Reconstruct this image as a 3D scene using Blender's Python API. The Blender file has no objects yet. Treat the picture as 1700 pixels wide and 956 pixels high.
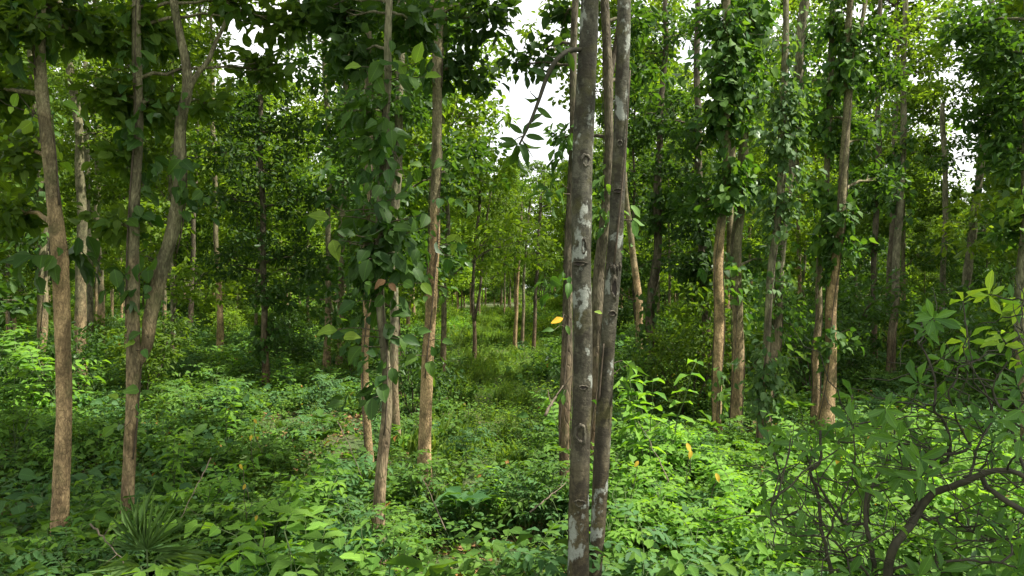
import bpy, math
import numpy as np
from mathutils import Vector, noise as mnoise

sc = bpy.context.scene
R = math.radians
rng = np.random.default_rng(11)

# ------------------------------------------------------------------ camera, sky, sun, exposure
F = 1260.0            # focal length in photo pixels (photo 1700 x 956)
CAMZ = 2.4
HOR = 478.0
cd = bpy.data.cameras.new('camera'); cam = bpy.data.objects.new('camera', cd)
sc.collection.objects.link(cam); sc.camera = cam
cam.location = (0, 0, CAMZ); cam.rotation_euler = (R(90), 0, 0)
cd.sensor_width = 36; cd.lens = 36 * F / 1700.0
cd.clip_start = 0.05; cd.clip_end = 1500

SUN_EL, SUN_AZ = 60.0, 100.0      # azimuth clockwise from +Y (view direction): high, from the right
sd = Vector((math.sin(R(SUN_AZ)) * math.cos(R(SUN_EL)), math.cos(R(SUN_AZ)) * math.cos(R(SUN_EL)), math.sin(R(SUN_EL))))
ld = bpy.data.lights.new('sun', 'SUN'); ld.energy = 5.0; ld.angle = R(1.5); ld.color = (1.0, 0.95, 0.84)
lo = bpy.data.objects.new('sun', ld); sc.collection.objects.link(lo)
lo.rotation_euler = (-sd).to_track_quat('-Z', 'Y').to_euler(); lo.location = (20, -10, 40)

w = bpy.data.worlds.new('World'); sc.world = w; w.use_nodes = True
nt = w.node_tree; nt.nodes.clear()
out = nt.nodes.new('ShaderNodeOutputWorld'); bg = nt.nodes.new('ShaderNodeBackground')
sky = nt.nodes.new('ShaderNodeTexSky'); sky.sky_type = 'NISHITA'; sky.sun_disc = False
sky.sun_elevation = R(SUN_EL); sky.sun_rotation = R(SUN_AZ)
tc = nt.nodes.new('ShaderNodeTexCoord'); nz = nt.nodes.new('ShaderNodeTexNoise')
nz.inputs['Scale'].default_value = 3.0; nz.inputs['Detail'].default_value = 5
rp = nt.nodes.new('ShaderNodeValToRGB'); rp.color_ramp.elements[0].position = .38; rp.color_ramp.elements[1].position = .52
rp.color_ramp.elements[0].color = (.75, .75, .75, 1)
mx = nt.nodes.new('ShaderNodeMixRGB'); mx.inputs[2].default_value = (9.6, 9.7, 9.5, 1)
nt.links.new(tc.outputs['Generated'], nz.inputs['Vector']); nt.links.new(nz.outputs['Fac'], rp.inputs['Fac'])
nt.links.new(rp.outputs['Color'], mx.inputs[0]); nt.links.new(sky.outputs[0], mx.inputs[1])
nt.links.new(mx.outputs[0], bg.inputs[0]); bg.inputs[1].default_value = 0.088
nt.links.new(bg.outputs[0], out.inputs[0])

sc.view_settings.view_transform = 'Standard'; sc.view_settings.look = 'None'
sc.view_settings.gamma = 1; sc.view_settings.use_curve_mapping = False
sc.view_settings.exposure = 1.2
cy = sc.cycles
cy.max_bounces = 6; cy.diffuse_bounces = 4; cy.glossy_bounces = 1; cy.transmission_bounces = 4
cy.transparent_max_bounces = 4; cy.use_denoising = True
cy.caustics_reflective = False; cy.caustics_refractive = False

# ------------------------------------------------------------------ materials
def newmat(name):
    m = bpy.data.materials.new(name); m.use_nodes = True; m.node_tree.nodes.clear()
    return m, m.node_tree.nodes, m.node_tree.links

def leaf_mat(name, c0, c1, trans=None, tf=.42, gloss=.07, rough=.6, yellow=0.0, rib=1.35, brown=0.0):
    m, N, L = newmat(name)
    o = N.new('ShaderNodeOutputMaterial')
    at = N.new('ShaderNodeAttribute'); at.attribute_name = 'rnd'
    r = N.new('ShaderNodeValToRGB'); e = r.color_ramp.elements
    e[0].position = 0; e[0].color = (*c0, 1); e[1].position = .9 if yellow or brown else 1; e[1].color = (*c1, 1)
    if yellow:
        a = e.new(1 - yellow - .002); a.color = (*c1, 1); a = e.new(1 - yellow); a.color = (.62, .42, .03, 1)
    if brown:
        a = e.new(1 - brown - .002); a.color = (*c1, 1) if not yellow else (.62, .42, .03, 1); a = e.new(1 - brown); a.color = (.26, .12, .04, 1)
    L.new(at.outputs['Fac'], r.inputs['Fac'])
    # per plant variation
    oi = N.new('ShaderNodeObjectInfo'); mr = N.new('ShaderNodeMapRange')
    mr.inputs['To Min'].default_value = .78; mr.inputs['To Max'].default_value = 1.22
    L.new(oi.outputs['Random'], mr.inputs['Value'])
    # midrib and side veins from the leaf's own UV
    uv = N.new('ShaderNodeUVMap'); uv.uv_map = 'UVMap'
    sp = N.new('ShaderNodeSeparateXYZ'); L.new(uv.outputs[0], sp.inputs[0])
    ab = N.new('ShaderNodeMath'); ab.operation = 'SUBTRACT'; ab.inputs[1].default_value = .5; L.new(sp.outputs[0], ab.inputs[0])
    ac = N.new('ShaderNodeMath'); ac.operation = 'ABSOLUTE'; L.new(ab.outputs[0], ac.inputs[0])
    lt = N.new('ShaderNodeMapRange'); lt.inputs['From Min'].default_value = .012; lt.inputs['From Max'].default_value = .04
    lt.inputs['To Min'].default_value = rib; lt.inputs['To Max'].default_value = 1.0; L.new(ac.outputs[0], lt.inputs['Value'])
    vn = N.new('ShaderNodeMath'); vn.operation = 'MULTIPLY_ADD'; vn.inputs[1].default_value = -.55; L.new(ac.outputs[0], vn.inputs[0]); L.new(sp.outputs[1], vn.inputs[2])
    vs = N.new('ShaderNodeMath'); vs.operation = 'MULTIPLY'; vs.inputs[1].default_value = 60; L.new(vn.outputs[0], vs.inputs[0])
    vi = N.new('ShaderNodeMath'); vi.operation = 'SINE'; L.new(vs.outputs[0], vi.inputs[0])
    vr = N.new('ShaderNodeMapRange'); vr.inputs['From Min'].default_value = .6; vr.inputs['From Max'].default_value = 1
    vr.inputs['To Min'].default_value = 1; vr.inputs['To Max'].default_value = 1.16; L.new(vi.outputs[0], vr.inputs['Value'])
    m1 = N.new('ShaderNodeMath'); m1.operation = 'MULTIPLY'; L.new(lt.outputs[0], m1.inputs[0]); L.new(vr.outputs[0], m1.inputs[1])
    m2 = N.new('ShaderNodeMath'); m2.operation = 'MULTIPLY'; L.new(m1.outputs[0], m2.inputs[0]); L.new(mr.outputs[0], m2.inputs[1])
    vm = N.new('ShaderNodeVectorMath'); vm.operation = 'SCALE'; L.new(r.outputs[0], vm.inputs[0]); L.new(m2.outputs[0], vm.inputs['Scale'])
    df = N.new('ShaderNodeBsdfDiffuse'); tl = N.new('ShaderNodeBsdfTranslucent')
    L.new(vm.outputs[0], df.inputs[0])
    tm = N.new('ShaderNodeVectorMath'); tm.operation = 'MULTIPLY'; tm.inputs[1].default_value = trans or (2.15, 2.1, .55)
    L.new(vm.outputs[0], tm.inputs[0]); L.new(tm.outputs[0], tl.inputs[0])
    a = N.new('ShaderNodeMixShader'); a.inputs[0].default_value = tf; L.new(df.outputs[0], a.inputs[1]); L.new(tl.outputs[0], a.inputs[2])
    g = N.new('ShaderNodeBsdfGlossy'); g.inputs['Roughness'].default_value = rough; g.inputs[0].default_value = (.8, .85, .8, 1)
    lw = N.new('ShaderNodeFresnel'); lw.inputs[0].default_value = 1.4
    gm = N.new('ShaderNodeMath'); gm.operation = 'MULTIPLY_ADD'; gm.inputs[1].default_value = gloss * .8; gm.inputs[2].default_value = gloss * .12; L.new(lw.outputs[0], gm.inputs[0])
    b = N.new('ShaderNodeMixShader'); L.new(gm.outputs[0], b.inputs[0]); L.new(a.outputs[0], b.inputs[1]); L.new(g.outputs[0], b.inputs[2])
    L.new(b.outputs[0], o.inputs[0])
    return m

def bark_mat(name, lo_c, hi_c, dark, moss=(.07, .085, .03), split=3.0, lichen=0.0, zs=.22, bump=.6, scale=26, moss_amt=.5):
    m, N, L = newmat(name)
    o = N.new('ShaderNodeOutputMaterial'); p = N.new('ShaderNodeBsdfPrincipled'); L.new(p.outputs[0], o.inputs[0])
    p.inputs['Roughness'].default_value = .9; p.inputs['Specular IOR Level'].default_value = .2
    t = N.new('ShaderNodeTexCoord'); mp = N.new('ShaderNodeMapping'); mp.inputs['Scale'].default_value = (1, 1, zs)
    L.new(t.outputs['Object'], mp.inputs[0])
    n1 = N.new('ShaderNodeTexNoise'); n1.inputs['Scale'].default_value = scale * 1.6; n1.inputs['Detail'].default_value = 7; n1.inputs['Roughness'].default_value = .68
    v = N.new('ShaderNodeTexVoronoi'); v.feature = 'DISTANCE_TO_EDGE'; v.inputs['Scale'].default_value = scale
    nw = N.new('ShaderNodeTexNoise'); nw.inputs['Scale'].default_value = 9; nw.inputs['Detail'].default_value = 3
    L.new(mp.outputs[0], nw.inputs[0]); wv = N.new('ShaderNodeVectorMath'); wv.operation = 'MULTIPLY_ADD'; wv.inputs[1].default_value = (.09, .09, .09)
    L.new(nw.outputs['Color'], wv.inputs[0]); L.new(mp.outputs[0], wv.inputs[2])
    L.new(mp.outputs[0], n1.inputs[0]); L.new(wv.outputs[0], v.inputs[0])
    # height split between the brown foot and the greyer upper bark
    sx = N.new('ShaderNodeSeparateXYZ'); L.new(t.outputs['Object'], sx.inputs[0])
    nb = N.new('ShaderNodeTexNoise'); nb.inputs['Scale'].default_value = 2.5; nb.inputs['Detail'].default_value = 5; L.new(t.outputs['Object'], nb.inputs[0])
    ad = N.new('ShaderNodeMath'); ad.operation = 'MULTIPLY_ADD'; ad.inputs[1].default_value = 3.0; L.new(nb.outputs[0], ad.inputs[0]); L.new(sx.outputs[2], ad.inputs[2])
    mr = N.new('ShaderNodeMapRange'); mr.inputs['From Min'].default_value = split + .9; mr.inputs['From Max'].default_value = split + 2.1; L.new(ad.outputs[0], mr.inputs['Value'])
    c = N.new('ShaderNodeMixRGB'); c.inputs[1].default_value = (*lo_c, 1); c.inputs[2].default_value = (*hi_c, 1); L.new(mr.outputs[0], c.inputs[0])
    # mottling
    r1 = N.new('ShaderNodeMapRange'); r1.inputs['From Min'].default_value = .3; r1.inputs['From Max'].default_value = .7; r1.inputs['To Min'].default_value = .5; r1.inputs['To Max'].default_value = 1.45; L.new(n1.outputs[0], r1.inputs['Value'])
    s = N.new('ShaderNodeVectorMath'); s.operation = 'SCALE'; L.new(c.outputs[0], s.inputs[0]); L.new(r1.outputs[0], s.inputs['Scale'])
    np_ = N.new('ShaderNodeTexNoise'); np_.inputs['Scale'].default_value = 8.5; np_.inputs['Detail'].default_value = 9; np_.inputs['Roughness'].default_value = .7
    mq = N.new('ShaderNodeMapping'); mq.inputs['Scale'].default_value = (1, 1, .45); L.new(t.outputs['Object'], mq.inputs[0]); L.new(mq.outputs[0], np_.inputs[0])
    rq = N.new('ShaderNodeMapRange'); rq.inputs['From Min'].default_value = .42; rq.inputs['From Max'].default_value = .56; rq.inputs['To Min'].default_value = .5; rq.inputs['To Max'].default_value = 1.2; L.new(np_.outputs[0], rq.inputs['Value'])
    s0_ = s; s = N.new('ShaderNodeVectorMath'); s.operation = 'SCALE'; L.new(s0_.outputs[0], s.inputs[0]); L.new(rq.outputs[0], s.inputs['Scale'])
    # moss / algae patches
    nm = N.new('ShaderNodeTexNoise'); nm.inputs['Scale'].default_value = 5.5; nm.inputs['Detail'].default_value = 6; L.new(t.outputs['Object'], nm.inputs[0])
    rm = N.new('ShaderNodeMapRange'); rm.inputs['From Min'].default_value = .52; rm.inputs['From Max'].default_value = .68; rm.inputs['To Max'].default_value = moss_amt; L.new(nm.outputs[0], rm.inputs['Value'])
    c2 = N.new('ShaderNodeMixRGB'); c2.inputs[2].default_value = (*moss, 1); L.new(rm.outputs[0], c2.inputs[0]); L.new(s.outputs[0], c2.inputs[1])
    last = c2
    if lichen:
        vl = N.new('ShaderNodeTexNoise'); vl.inputs['Scale'].default_value = 8.0; vl.inputs['Detail'].default_value = 8; vl.inputs['Roughness'].default_value = .62
        ml = N.new('ShaderNodeMapping'); ml.inputs['Scale'].default_value = (1, 1, .7); ml.inputs['Location'].default_value = (3, 7, 2)
        L.new(t.outputs['Object'], ml.inputs[0]); L.new(ml.outputs[0], vl.inputs[0])
        rl = N.new('ShaderNodeMapRange'); rl.inputs['From Min'].default_value = .565; rl.inputs['From Max'].default_value = .61; rl.inputs['To Max'].default_value = lichen; L.new(vl.outputs[0], rl.inputs['Value'])
        c3 = N.new('ShaderNodeMixRGB'); c3.inputs[2].default_value = (.31, .33, .29, 1); L.new(rl.outputs[0], c3.inputs[0]); L.new(c2.outputs[0], c3.inputs[1])
        rl2 = N.new('ShaderNodeMapRange'); rl2.inputs['From Min'].default_value = .47; rl2.inputs['From Max'].default_value = .41; rl2.inputs['To Max'].default_value = .75; L.new(vl.outputs[0], rl2.inputs['Value'])
        c4 = N.new('ShaderNodeMixRGB'); c4.inputs[2].default_value = (.035, .03, .022, 1); L.new(rl2.outputs[0], c4.inputs[0]); L.new(c3.outputs[0], c4.inputs[1])
        last = c4
    # fissures
    rf = N.new('ShaderNodeMapRange'); rf.inputs['From Min'].default_value = 0; rf.inputs['From Max'].default_value = .12; L.new(v.outputs['Distance'], rf.inputs['Value'])
    c5 = N.new('ShaderNodeMixRGB'); c5.inputs[1].default_value = (*dark, 1); L.new(last.outputs[0], c5.inputs[2])
    fm = N.new('ShaderNodeMapRange'); fm.inputs['To Min'].default_value = .62 if not lichen else .88; L.new(rf.outputs[0], fm.inputs['Value']); L.new(fm.outputs[0], c5.inputs[0])
    L.new(c5.outputs[0], p.inputs['Base Color'])
    hh = N.new('ShaderNodeMath'); hh.operation = 'MULTIPLY_ADD'; hh.inputs[1].default_value = .5 if not lichen else .12; L.new(rf.outputs[0], hh.inputs[0]); L.new(n1.outputs[0], hh.inputs[2])
    b = N.new('ShaderNodeBump'); b.inputs['Strength'].default_value = bump; b.inputs['Distance'].default_value = .02; L.new(hh.outputs[0], b.inputs['Height'])
    L.new(b.outputs[0], p.inputs['Normal'])
    return m

def plain_mat(name, col, rough=.8):
    m, N, L = newmat(name)
    o = N.new('ShaderNodeOutputMaterial'); p = N.new('ShaderNodeBsdfPrincipled'); L.new(p.outputs[0], o.inputs[0])
    t = N.new('ShaderNodeTexCoord'); n = N.new('ShaderNodeTexNoise'); n.inputs['Scale'].default_value = 30; n.inputs['Detail'].default_value = 4
    L.new(t.outputs['Object'], n.inputs[0])
    r = N.new('ShaderNodeValToRGB'); r.color_ramp.elements[0].position = .3; r.color_ramp.elements[1].position = .7
    r.color_ramp.elements[0].color = (*[c * .55 for c in col], 1); r.color_ramp.elements[1].color = (*[c * 1.35 for c in col], 1)
    L.new(n.outputs[0], r.inputs[0]); L.new(r.outputs[0], p.inputs['Base Color']); p.inputs['Roughness'].default_value = rough
    return m

M = {}
M['dark'] = leaf_mat('leaf_dark_green', (0.021, 0.057, 0.011), (0.053, 0.106, 0.018), gloss=.10)
M['mid'] = leaf_mat('leaf_mid_green', (0.042, 0.093, 0.012), (0.106, 0.167, 0.021))
M['light'] = leaf_mat('leaf_yellow_green', (0.069, 0.137, 0.016), (0.154, 0.225, 0.028), tf=.5)
M['vine'] = leaf_mat('leaf_vine', (0.037, 0.103, 0.021), (0.106, 0.196, 0.032), gloss=.12, rib=1.5)
M['teak'] = leaf_mat('leaf_broad', (.024, .068, .012), (.065, .135, .020), gloss=.12, rough=.55, rib=1.6, tf=.38)
M['pale'] = leaf_mat('leaf_pale_vine', (.045, .10, .035), (.11, .18, .065), gloss=.1)
M['fresh'] = leaf_mat('leaf_fresh', (0.127, 0.235, 0.032), (0.233, 0.333, 0.052), tf=.5, rib=1.4)
M['under'] = leaf_mat('leaf_undergrowth', (0.042, 0.103, 0.018), (0.106, 0.196, 0.030), tf=.32, yellow=.003, brown=.002)
M['under2'] = leaf_mat('leaf_undergrowth_blue', (0.032, 0.088, 0.028), (0.074, 0.157, 0.045), tf=.32, gloss=.1)
M['bright'] = leaf_mat('leaf_undergrowth_bright', (.075, .175, .026), (.155, .285, .042), yellow=.004, tf=.44)
M['grass'] = leaf_mat('blade_grass', (0.074, 0.147, 0.021), (0.159, 0.235, 0.038), tf=.4, rib=1.1)
M['shrub'] = leaf_mat('leaf_shrub', (0.037, 0.093, 0.021), (0.090, 0.186, 0.035), gloss=.1, rough=.5, rib=1.6, tf=.42)
M['palm'] = leaf_mat('leaf_fan_palm', (.07, .14, .035), (.13, .22, .06), gloss=.08, rib=1.1, tf=.3)
M['yellow'] = leaf_mat('leaf_yellow', (.42, .31, .03), (.54, .38, .05), trans=(1.1, 1.1, .6))
M['orange'] = leaf_mat('leaf_orange', (.5, .24, .02), (.6, .34, .03), trans=(1.1, 1.1, .6))
M['dead'] = leaf_mat('leaf_dead', (.15, .085, .04), (.27, .16, .075), trans=(1, 1, .8), tf=.2)
M['bark'] = bark_mat('bark_brown', (.32, .23, .125), (.19, .175, .10), (.06, .042, .028), split=2.0, zs=.3, scale=34)
M['bark_or'] = bark_mat('bark_orange_brown', (.40, .28, .145), (.23, .20, .115), (.085, .055, .035), split=3.2, zs=.42, scale=42)
M['bark_grey'] = bark_mat('bark_grey_brown', (.25, .185, .11), (.20, .185, .115), (.045, .035, .026), split=1.6)
M['bark_dk'] = bark_mat('bark_dark', (.17, .115, .07), (.13, .11, .075), (.03, .022, .016), split=1.6)
M['bark_pale'] = bark_mat('bark_pale_blotched', (.08, .066, .04), (.085, .082, .06), (.05, .042, .03), split=1.8, lichen=.8, zs=1.3, bump=.42, scale=22, moss=(.085, .08, .025), moss_amt=.6)
M['hollow'] = plain_mat('bark_scar_hollow', (.028, .02, .014))
M['lip'] = bark_mat('bark_scar_lip', (.13, .115, .085), (.15, .14, .11), (.03, .026, .02), scale=50, bump=.8)
M['twig'] = plain_mat('twig_bark', (.075, .055, .035))
M['green_stem'] = plain_mat('green_stem', (.07, .11, .03))
M['dark_wood'] = plain_mat('dark_branch_bark', (.036, .033, .017))

# ground
gm, N, L = newmat('ground_litter')
o = N.new('ShaderNodeOutputMaterial'); p = N.new('ShaderNodeBsdfPrincipled'); L.new(p.outputs[0], o.inputs[0]); p.inputs['Roughness'].default_value = 1
t = N.new('ShaderNodeTexCoord'); n = N.new('ShaderNodeTexNoise'); n.inputs['Scale'].default_value = 18; n.inputs['Detail'].default_value = 8; L.new(t.outputs['Object'], n.inputs[0])
n2 = N.new('ShaderNodeTexNoise'); n2.inputs['Scale'].default_value = .7; n2.inputs['Detail'].default_value = 6; L.new(t.outputs['Object'], n2.inputs[0])
r = N.new('ShaderNodeValToRGB'); r.color_ramp.elements[0].position = .35; r.color_ramp.elements[1].position = .68
r.color_ramp.elements[0].color = (.035, .028, .015, 1); r.color_ramp.elements[1].color = (.13, .09, .045, 1); L.new(n.outputs[0], r.inputs[0])
g = N.new('ShaderNodeMixRGB'); g.inputs[2].default_value = (.045, .085, .018, 1); L.new(r.outputs[0], g.inputs[1])
mr = N.new('ShaderNodeMapRange'); mr.inputs['From Min'].default_value = .35; mr.inputs['From Max'].default_value = .55; mr.inputs['To Max'].default_value = .85; L.new(n2.outputs[0], mr.inputs['Value']); L.new(mr.outputs[0], g.inputs[0])
L.new(g.outputs[0], p.inputs['Base Color'])
b = N.new('ShaderNodeBump'); b.inputs['Distance'].default_value = .05; L.new(n.outputs[0], b.inputs['Height']); L.new(b.outputs[0], p.inputs['Normal'])
M['ground'] = gm

# ------------------------------------------------------------------ mesh helpers
def nrm(a):
    return a / np.maximum(np.linalg.norm(a, axis=-1, keepdims=True), 1e-9)

class Geo:
    def __init__(s): s.V = []; s.L = []; s.T = []; s.U = []; s.Rn = []; s.M = []; s.n = 0
    def add(s, v, loops, tot, uv, rnd, mat=0):
        s.V.append(v); s.L.append(loops + s.n); s.T.append(tot); s.U.append(uv); s.Rn.append(rnd)
        s.M.append(np.full(len(tot), mat, np.int32)); s.n += len(v)
    def mesh(s, name, mats, smooth=True):
        me = bpy.data.meshes.new(name)
        if s.n:
            v = np.concatenate(s.V).astype(np.float32); l = np.concatenate(s.L).astype(np.int32); t = np.concatenate(s.T).astype(np.int32)
            me.vertices.add(len(v)); me.vertices.foreach_set('co', v.ravel())
            me.loops.add(len(l)); me.loops.foreach_set('vertex_index', l)
            me.polygons.add(len(t)); st = np.zeros(len(t), np.int32); st[1:] = np.cumsum(t)[:-1]
            me.polygons.foreach_set('loop_start', st); me.polygons.foreach_set('loop_total', t)
            me.polygons.foreach_set('material_index', np.concatenate(s.M))
            uv = me.uv_layers.new(name='UVMap'); uv.data.foreach_set('uv', np.concatenate(s.U).astype(np.float32).ravel())
            a = me.attributes.new('rnd', 'FLOAT', 'POINT'); a.data.foreach_set('value', np.concatenate(s.Rn).astype(np.float32))
            me.polygons.foreach_set('use_smooth', np.full(len(t), smooth)); me.update(); me.validate()
        for m in mats: me.materials.append(m)
        return me

def template(kind):
    if kind == 'far':
        v = np.array([(0, 0, 0), (-.38, .34, .10), (-.32, .70, .06), (0, 1, -.14), (.32, .70, .06), (.38, .34, .10)], float)
        loops = np.array([0, 5, 4, 3, 0, 3, 2, 1]); tot = np.array([4, 4])
    else:
        if kind == 'heart': ys = [0, .04, .28, .58, .84, 1]; hw = [0, .33, .5, .40, .17, 0]
        elif kind == 'obov': ys = [0, .22, .46, .68, .88, 1]; hw = [0, .2, .42, .5, .27, 0]
        elif kind == 'blade': ys = [0, .2, .45, .7, .88, 1]; hw = [0, .42, .5, .42, .24, 0]
        else: ys = [0, .18, .42, .68, .88, 1]; hw = [0, .35, .5, .40, .18, 0]
        ys = np.array(ys); hw = np.array(hw); dro = {'blade': .5}.get(kind, .28)
        mz = -dro * ys ** 2 + .06 * ys
        mid = np.stack([0 * ys, ys, mz], 1)
        le = np.stack([-hw, ys, mz + .28 * hw], 1)[1:5]; ri = np.stack([hw, ys, mz + .28 * hw], 1)[1:5]
        le[:, 2] -= .06 * np.array([0, 1, -.6, .8]); ri[:, 2] -= .06 * np.array([.7, -.4, 1, 0])
        v = np.concatenate([mid, le, ri]); F_ = []
        for i in range(6 - 1):
            l0 = 6 + i - 1; r0 = 10 + i - 1
            if i == 0: F_ += [[0, 1, 6], [0, 10, 1]]
            elif i == 4: F_ += [[4, 5, 9], [4, 13, 5]]
            else: F_ += [[i, i + 1, l0 + 1, l0], [i, r0, r0 + 1, i + 1]]
        loops = np.array([q for f in F_ for q in f]); tot = np.array([len(f) for f in F_])
    uv = np.stack([v[:, 0] + .5, v[:, 1]], 1)[loops]
    return v, loops, tot, uv
TPL = {k: template(k) for k in ('far', 'ovate', 'heart', 'obov', 'blade')}

def leaves(g, P, D, Nn, S, W=.5, kind='far', mat=0, rnd=None, r=rng):
    P = np.asarray(P, float); n = len(P)
    if n == 0: return
    D = nrm(np.asarray(D, float)); Nn = np.asarray(Nn, float)
    Nn = nrm(Nn - (Nn * D).sum(1, keepdims=True) * D + 1e-6); X = np.cross(D, Nn)
    v, lp, tot, uv = TPL[kind]; k = len(v)
    S = np.broadcast_to(np.asarray(S, float), (n,)); W = np.broadcast_to(np.asarray(W, float), (n,))
    curl = 1 + r.normal(0, .9 if kind in ('ovate', 'heart') else .5, n)
    co = P[:, None] + S[:, None, None] * (v[None, :, 0, None] * W[:, None, None] * X[:, None] + v[None, :, 1, None] * D[:, None]
                                         + (v[None, :, 2] * np.where(v[None, :, 2] < 0, curl[:, None], 1) * .9)[:, :, None] * Nn[:, None])
    if rnd is None: rnd = r.random(n)
    g.add(co.reshape(-1, 3), (lp[None] + np.arange(n)[:, None] * k).ravel(), np.tile(tot, n), np.tile(uv, (n, 1)), np.repeat(rnd, k), mat)

def tube(g, pts, rad, seg=6, mat=0, rough=0, seed=0, rnd=.5, flare=0, cap=True, lump=0):
    pts = np.asarray(pts, float); k = len(pts); rad = np.broadcast_to(np.asarray(rad, float), (k,)).copy()
    T = nrm(np.gradient(pts, axis=0))
    ref = np.array([1., 0, 0]) if abs(T[:, 0]).mean() < .7 else np.array([0, 0, 1.])
    A = nrm(np.cross(T, np.cross(ref, T) + 1e-9)); A = nrm(np.cross(np.cross(T, ref[None]), T)); B = np.cross(T, A)
    th = np.arange(seg) / seg * 2 * math.pi; c, s_ = np.cos(th), np.sin(th)
    d = A[:, None] * c[None, :, None] + B[:, None] * s_[None, :, None]
    rr = np.repeat(rad[:, None], seg, 1)
    if flare:
        z = pts[:, 2] - pts[0, 2]
        rr *= 1 + flare * np.exp(-z / .3)[:, None] * (1 + .5 * np.sin(th * 4 + seed)[None])
    if rough:
        for i in range(k):
            for j in range(seg):
                q = Vector((c[j] * 1.6 + seed * 3.1, s_[j] * 1.6, pts[i, 2] * 2.6 + pts[i, 0]))
                q2 = Vector((c[j] * 4 + seed, s_[j] * 4, pts[i, 2] * 14))
                rr[i, j] *= 1 + rough * (mnoise.noise(q) * 1.0 + .6 * mnoise.noise(q2))
            if lump: rr[i] *= 1 + lump * max(0, mnoise.noise(Vector((seed * 5.3, 0, pts[i, 2] * 2.2))) - .1)
    V = (pts[:, None] + d * rr[..., None]).reshape(-1, 3)
    i0 = (np.arange(k - 1)[:, None] * seg + np.arange(seg)[None]).ravel(); i1 = (np.arange(k - 1)[:, None] * seg + (np.arange(seg)[None] + 1) % seg).ravel()
    q = np.stack([i0, i1, i1 + seg, i0 + seg], 1)
    lp = q.ravel(); tot = np.full(len(q), 4)
    if cap:
        lp = np.concatenate([lp, np.arange(seg)[::-1], (k - 1) * seg + np.arange(seg)]); tot = np.concatenate([tot, [seg, seg]])
    g.add(V, lp, tot, np.zeros((len(lp), 2)) + .3, np.full(len(V), rnd), mat)

def bez(a, b, n=6, sag=0., jit=.0, r=rng, up=0.):
    a = np.asarray(a, float); b = np.asarray(b, float); t = np.linspace(0, 1, n)[:, None]
    d = np.linalg.norm(b - a)
    m = (a + b) / 2 + np.array([0, 0, up * d]) + r.normal(0, jit, 3) * d
    p = (1 - t) ** 2 * a + 2 * t * (1 - t) * m + t * t * b
    p[1:-1] += r.normal(0, jit * .25, (n - 2, 3)) * d
    return p

def resample(pts, rad, step):
    pts = np.asarray(pts, float); rad = np.asarray(rad, float)
    s = np.concatenate([[0], np.cumsum(np.linalg.norm(np.diff(pts, axis=0), axis=1))])
    n = max(4, int(s[-1] / step)); u = np.linspace(0, s[-1], n)
    def sm(y):
        # catmull-like smoothing of a polyline
        m = np.gradient(y, s); i = np.clip(np.searchsorted(s, u, side='right') - 1, 0, len(s) - 2)
        h = s[i + 1] - s[i]; t = (u - s[i]) / h
        return ((2 * t**3 - 3 * t**2 + 1) * y[i] + (t**3 - 2 * t**2 + t) * h * m[i] + (-2 * t**3 + 3 * t**2) * y[i + 1] + (t**3 - t**2) * h * m[i + 1])
    return np.stack([sm(pts[:, j]) for j in range(3)], 1), np.interp(u, s, rad)

def pt(px, py, d):
    return np.array([(px - 850) / F * d, d, CAMZ - (py - HOR) / F * d])

# ------------------------------------------------------------------ scene graph helpers
def link(o): sc.collection.objects.link(o); return o
def tag(o, label=None, cat=None, group=None, kind=None):
    if label: o['label'] = label
    if cat: o['category'] = cat
    if group: o['group'] = group
    if kind: o['kind'] = kind
    return o
def thing(name, loc=(0, 0, 0), **k):
    o = link(bpy.data.objects.new(name, None)); o.location = [float(q) for q in loc]; o.empty_display_size = .1
    return tag(o, **k)
def part(name, me, parent, off=(0, 0, 0)):
    o = link(bpy.data.objects.new(name, me)); o.parent = parent; o.location = [float(q) for q in off]
    return o
def copy_tree(root, kids, loc, rz=0, sc_=1, **k):
    c = root.copy(); link(c); c.location = [float(q) for q in loc]; c.rotation_euler = (0, 0, rz)
    c.scale = (sc_, sc_, sc_) if np.isscalar(sc_) else sc_
    for ch in kids:
        d = ch.copy(); link(d); d.parent = c
    return tag(c, **k)

# ------------------------------------------------------------------ ground
def gz(x, y):
    x = np.asarray(x, float); y = np.asarray(y, float)
    return .07 * np.sin(x * .9 + 1.3) * np.cos(y * .7) + .05 * np.sin(x * .37 + y * .29)
xs = np.concatenate([-np.geomspace(700, 14, 24), np.linspace(-13, 13, 70), np.geomspace(14, 700, 24)])
ys = np.concatenate([-np.geomspace(300, 4, 14), np.linspace(-3, 45, 120), np.geomspace(46, 900, 28)])
X, Y = np.meshgrid(xs, ys); Z = gz(X, Y)
gg = Geo(); ny, nx = X.shape
idx = (np.arange(ny - 1)[:, None] * nx + np.arange(nx - 1)[None]).ravel()
q = np.stack([idx, idx + 1, idx + nx + 1, idx + nx], 1)
gg.add(np.stack([X, Y, Z], -1).reshape(-1, 3), q.ravel(), np.full(len(q), 4), np.zeros((q.size, 2)), np.zeros(X.size))
gr = link(bpy.data.objects.new('ground', gg.mesh('ground', [M['ground']]))); gr['kind'] = 'structure'

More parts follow.
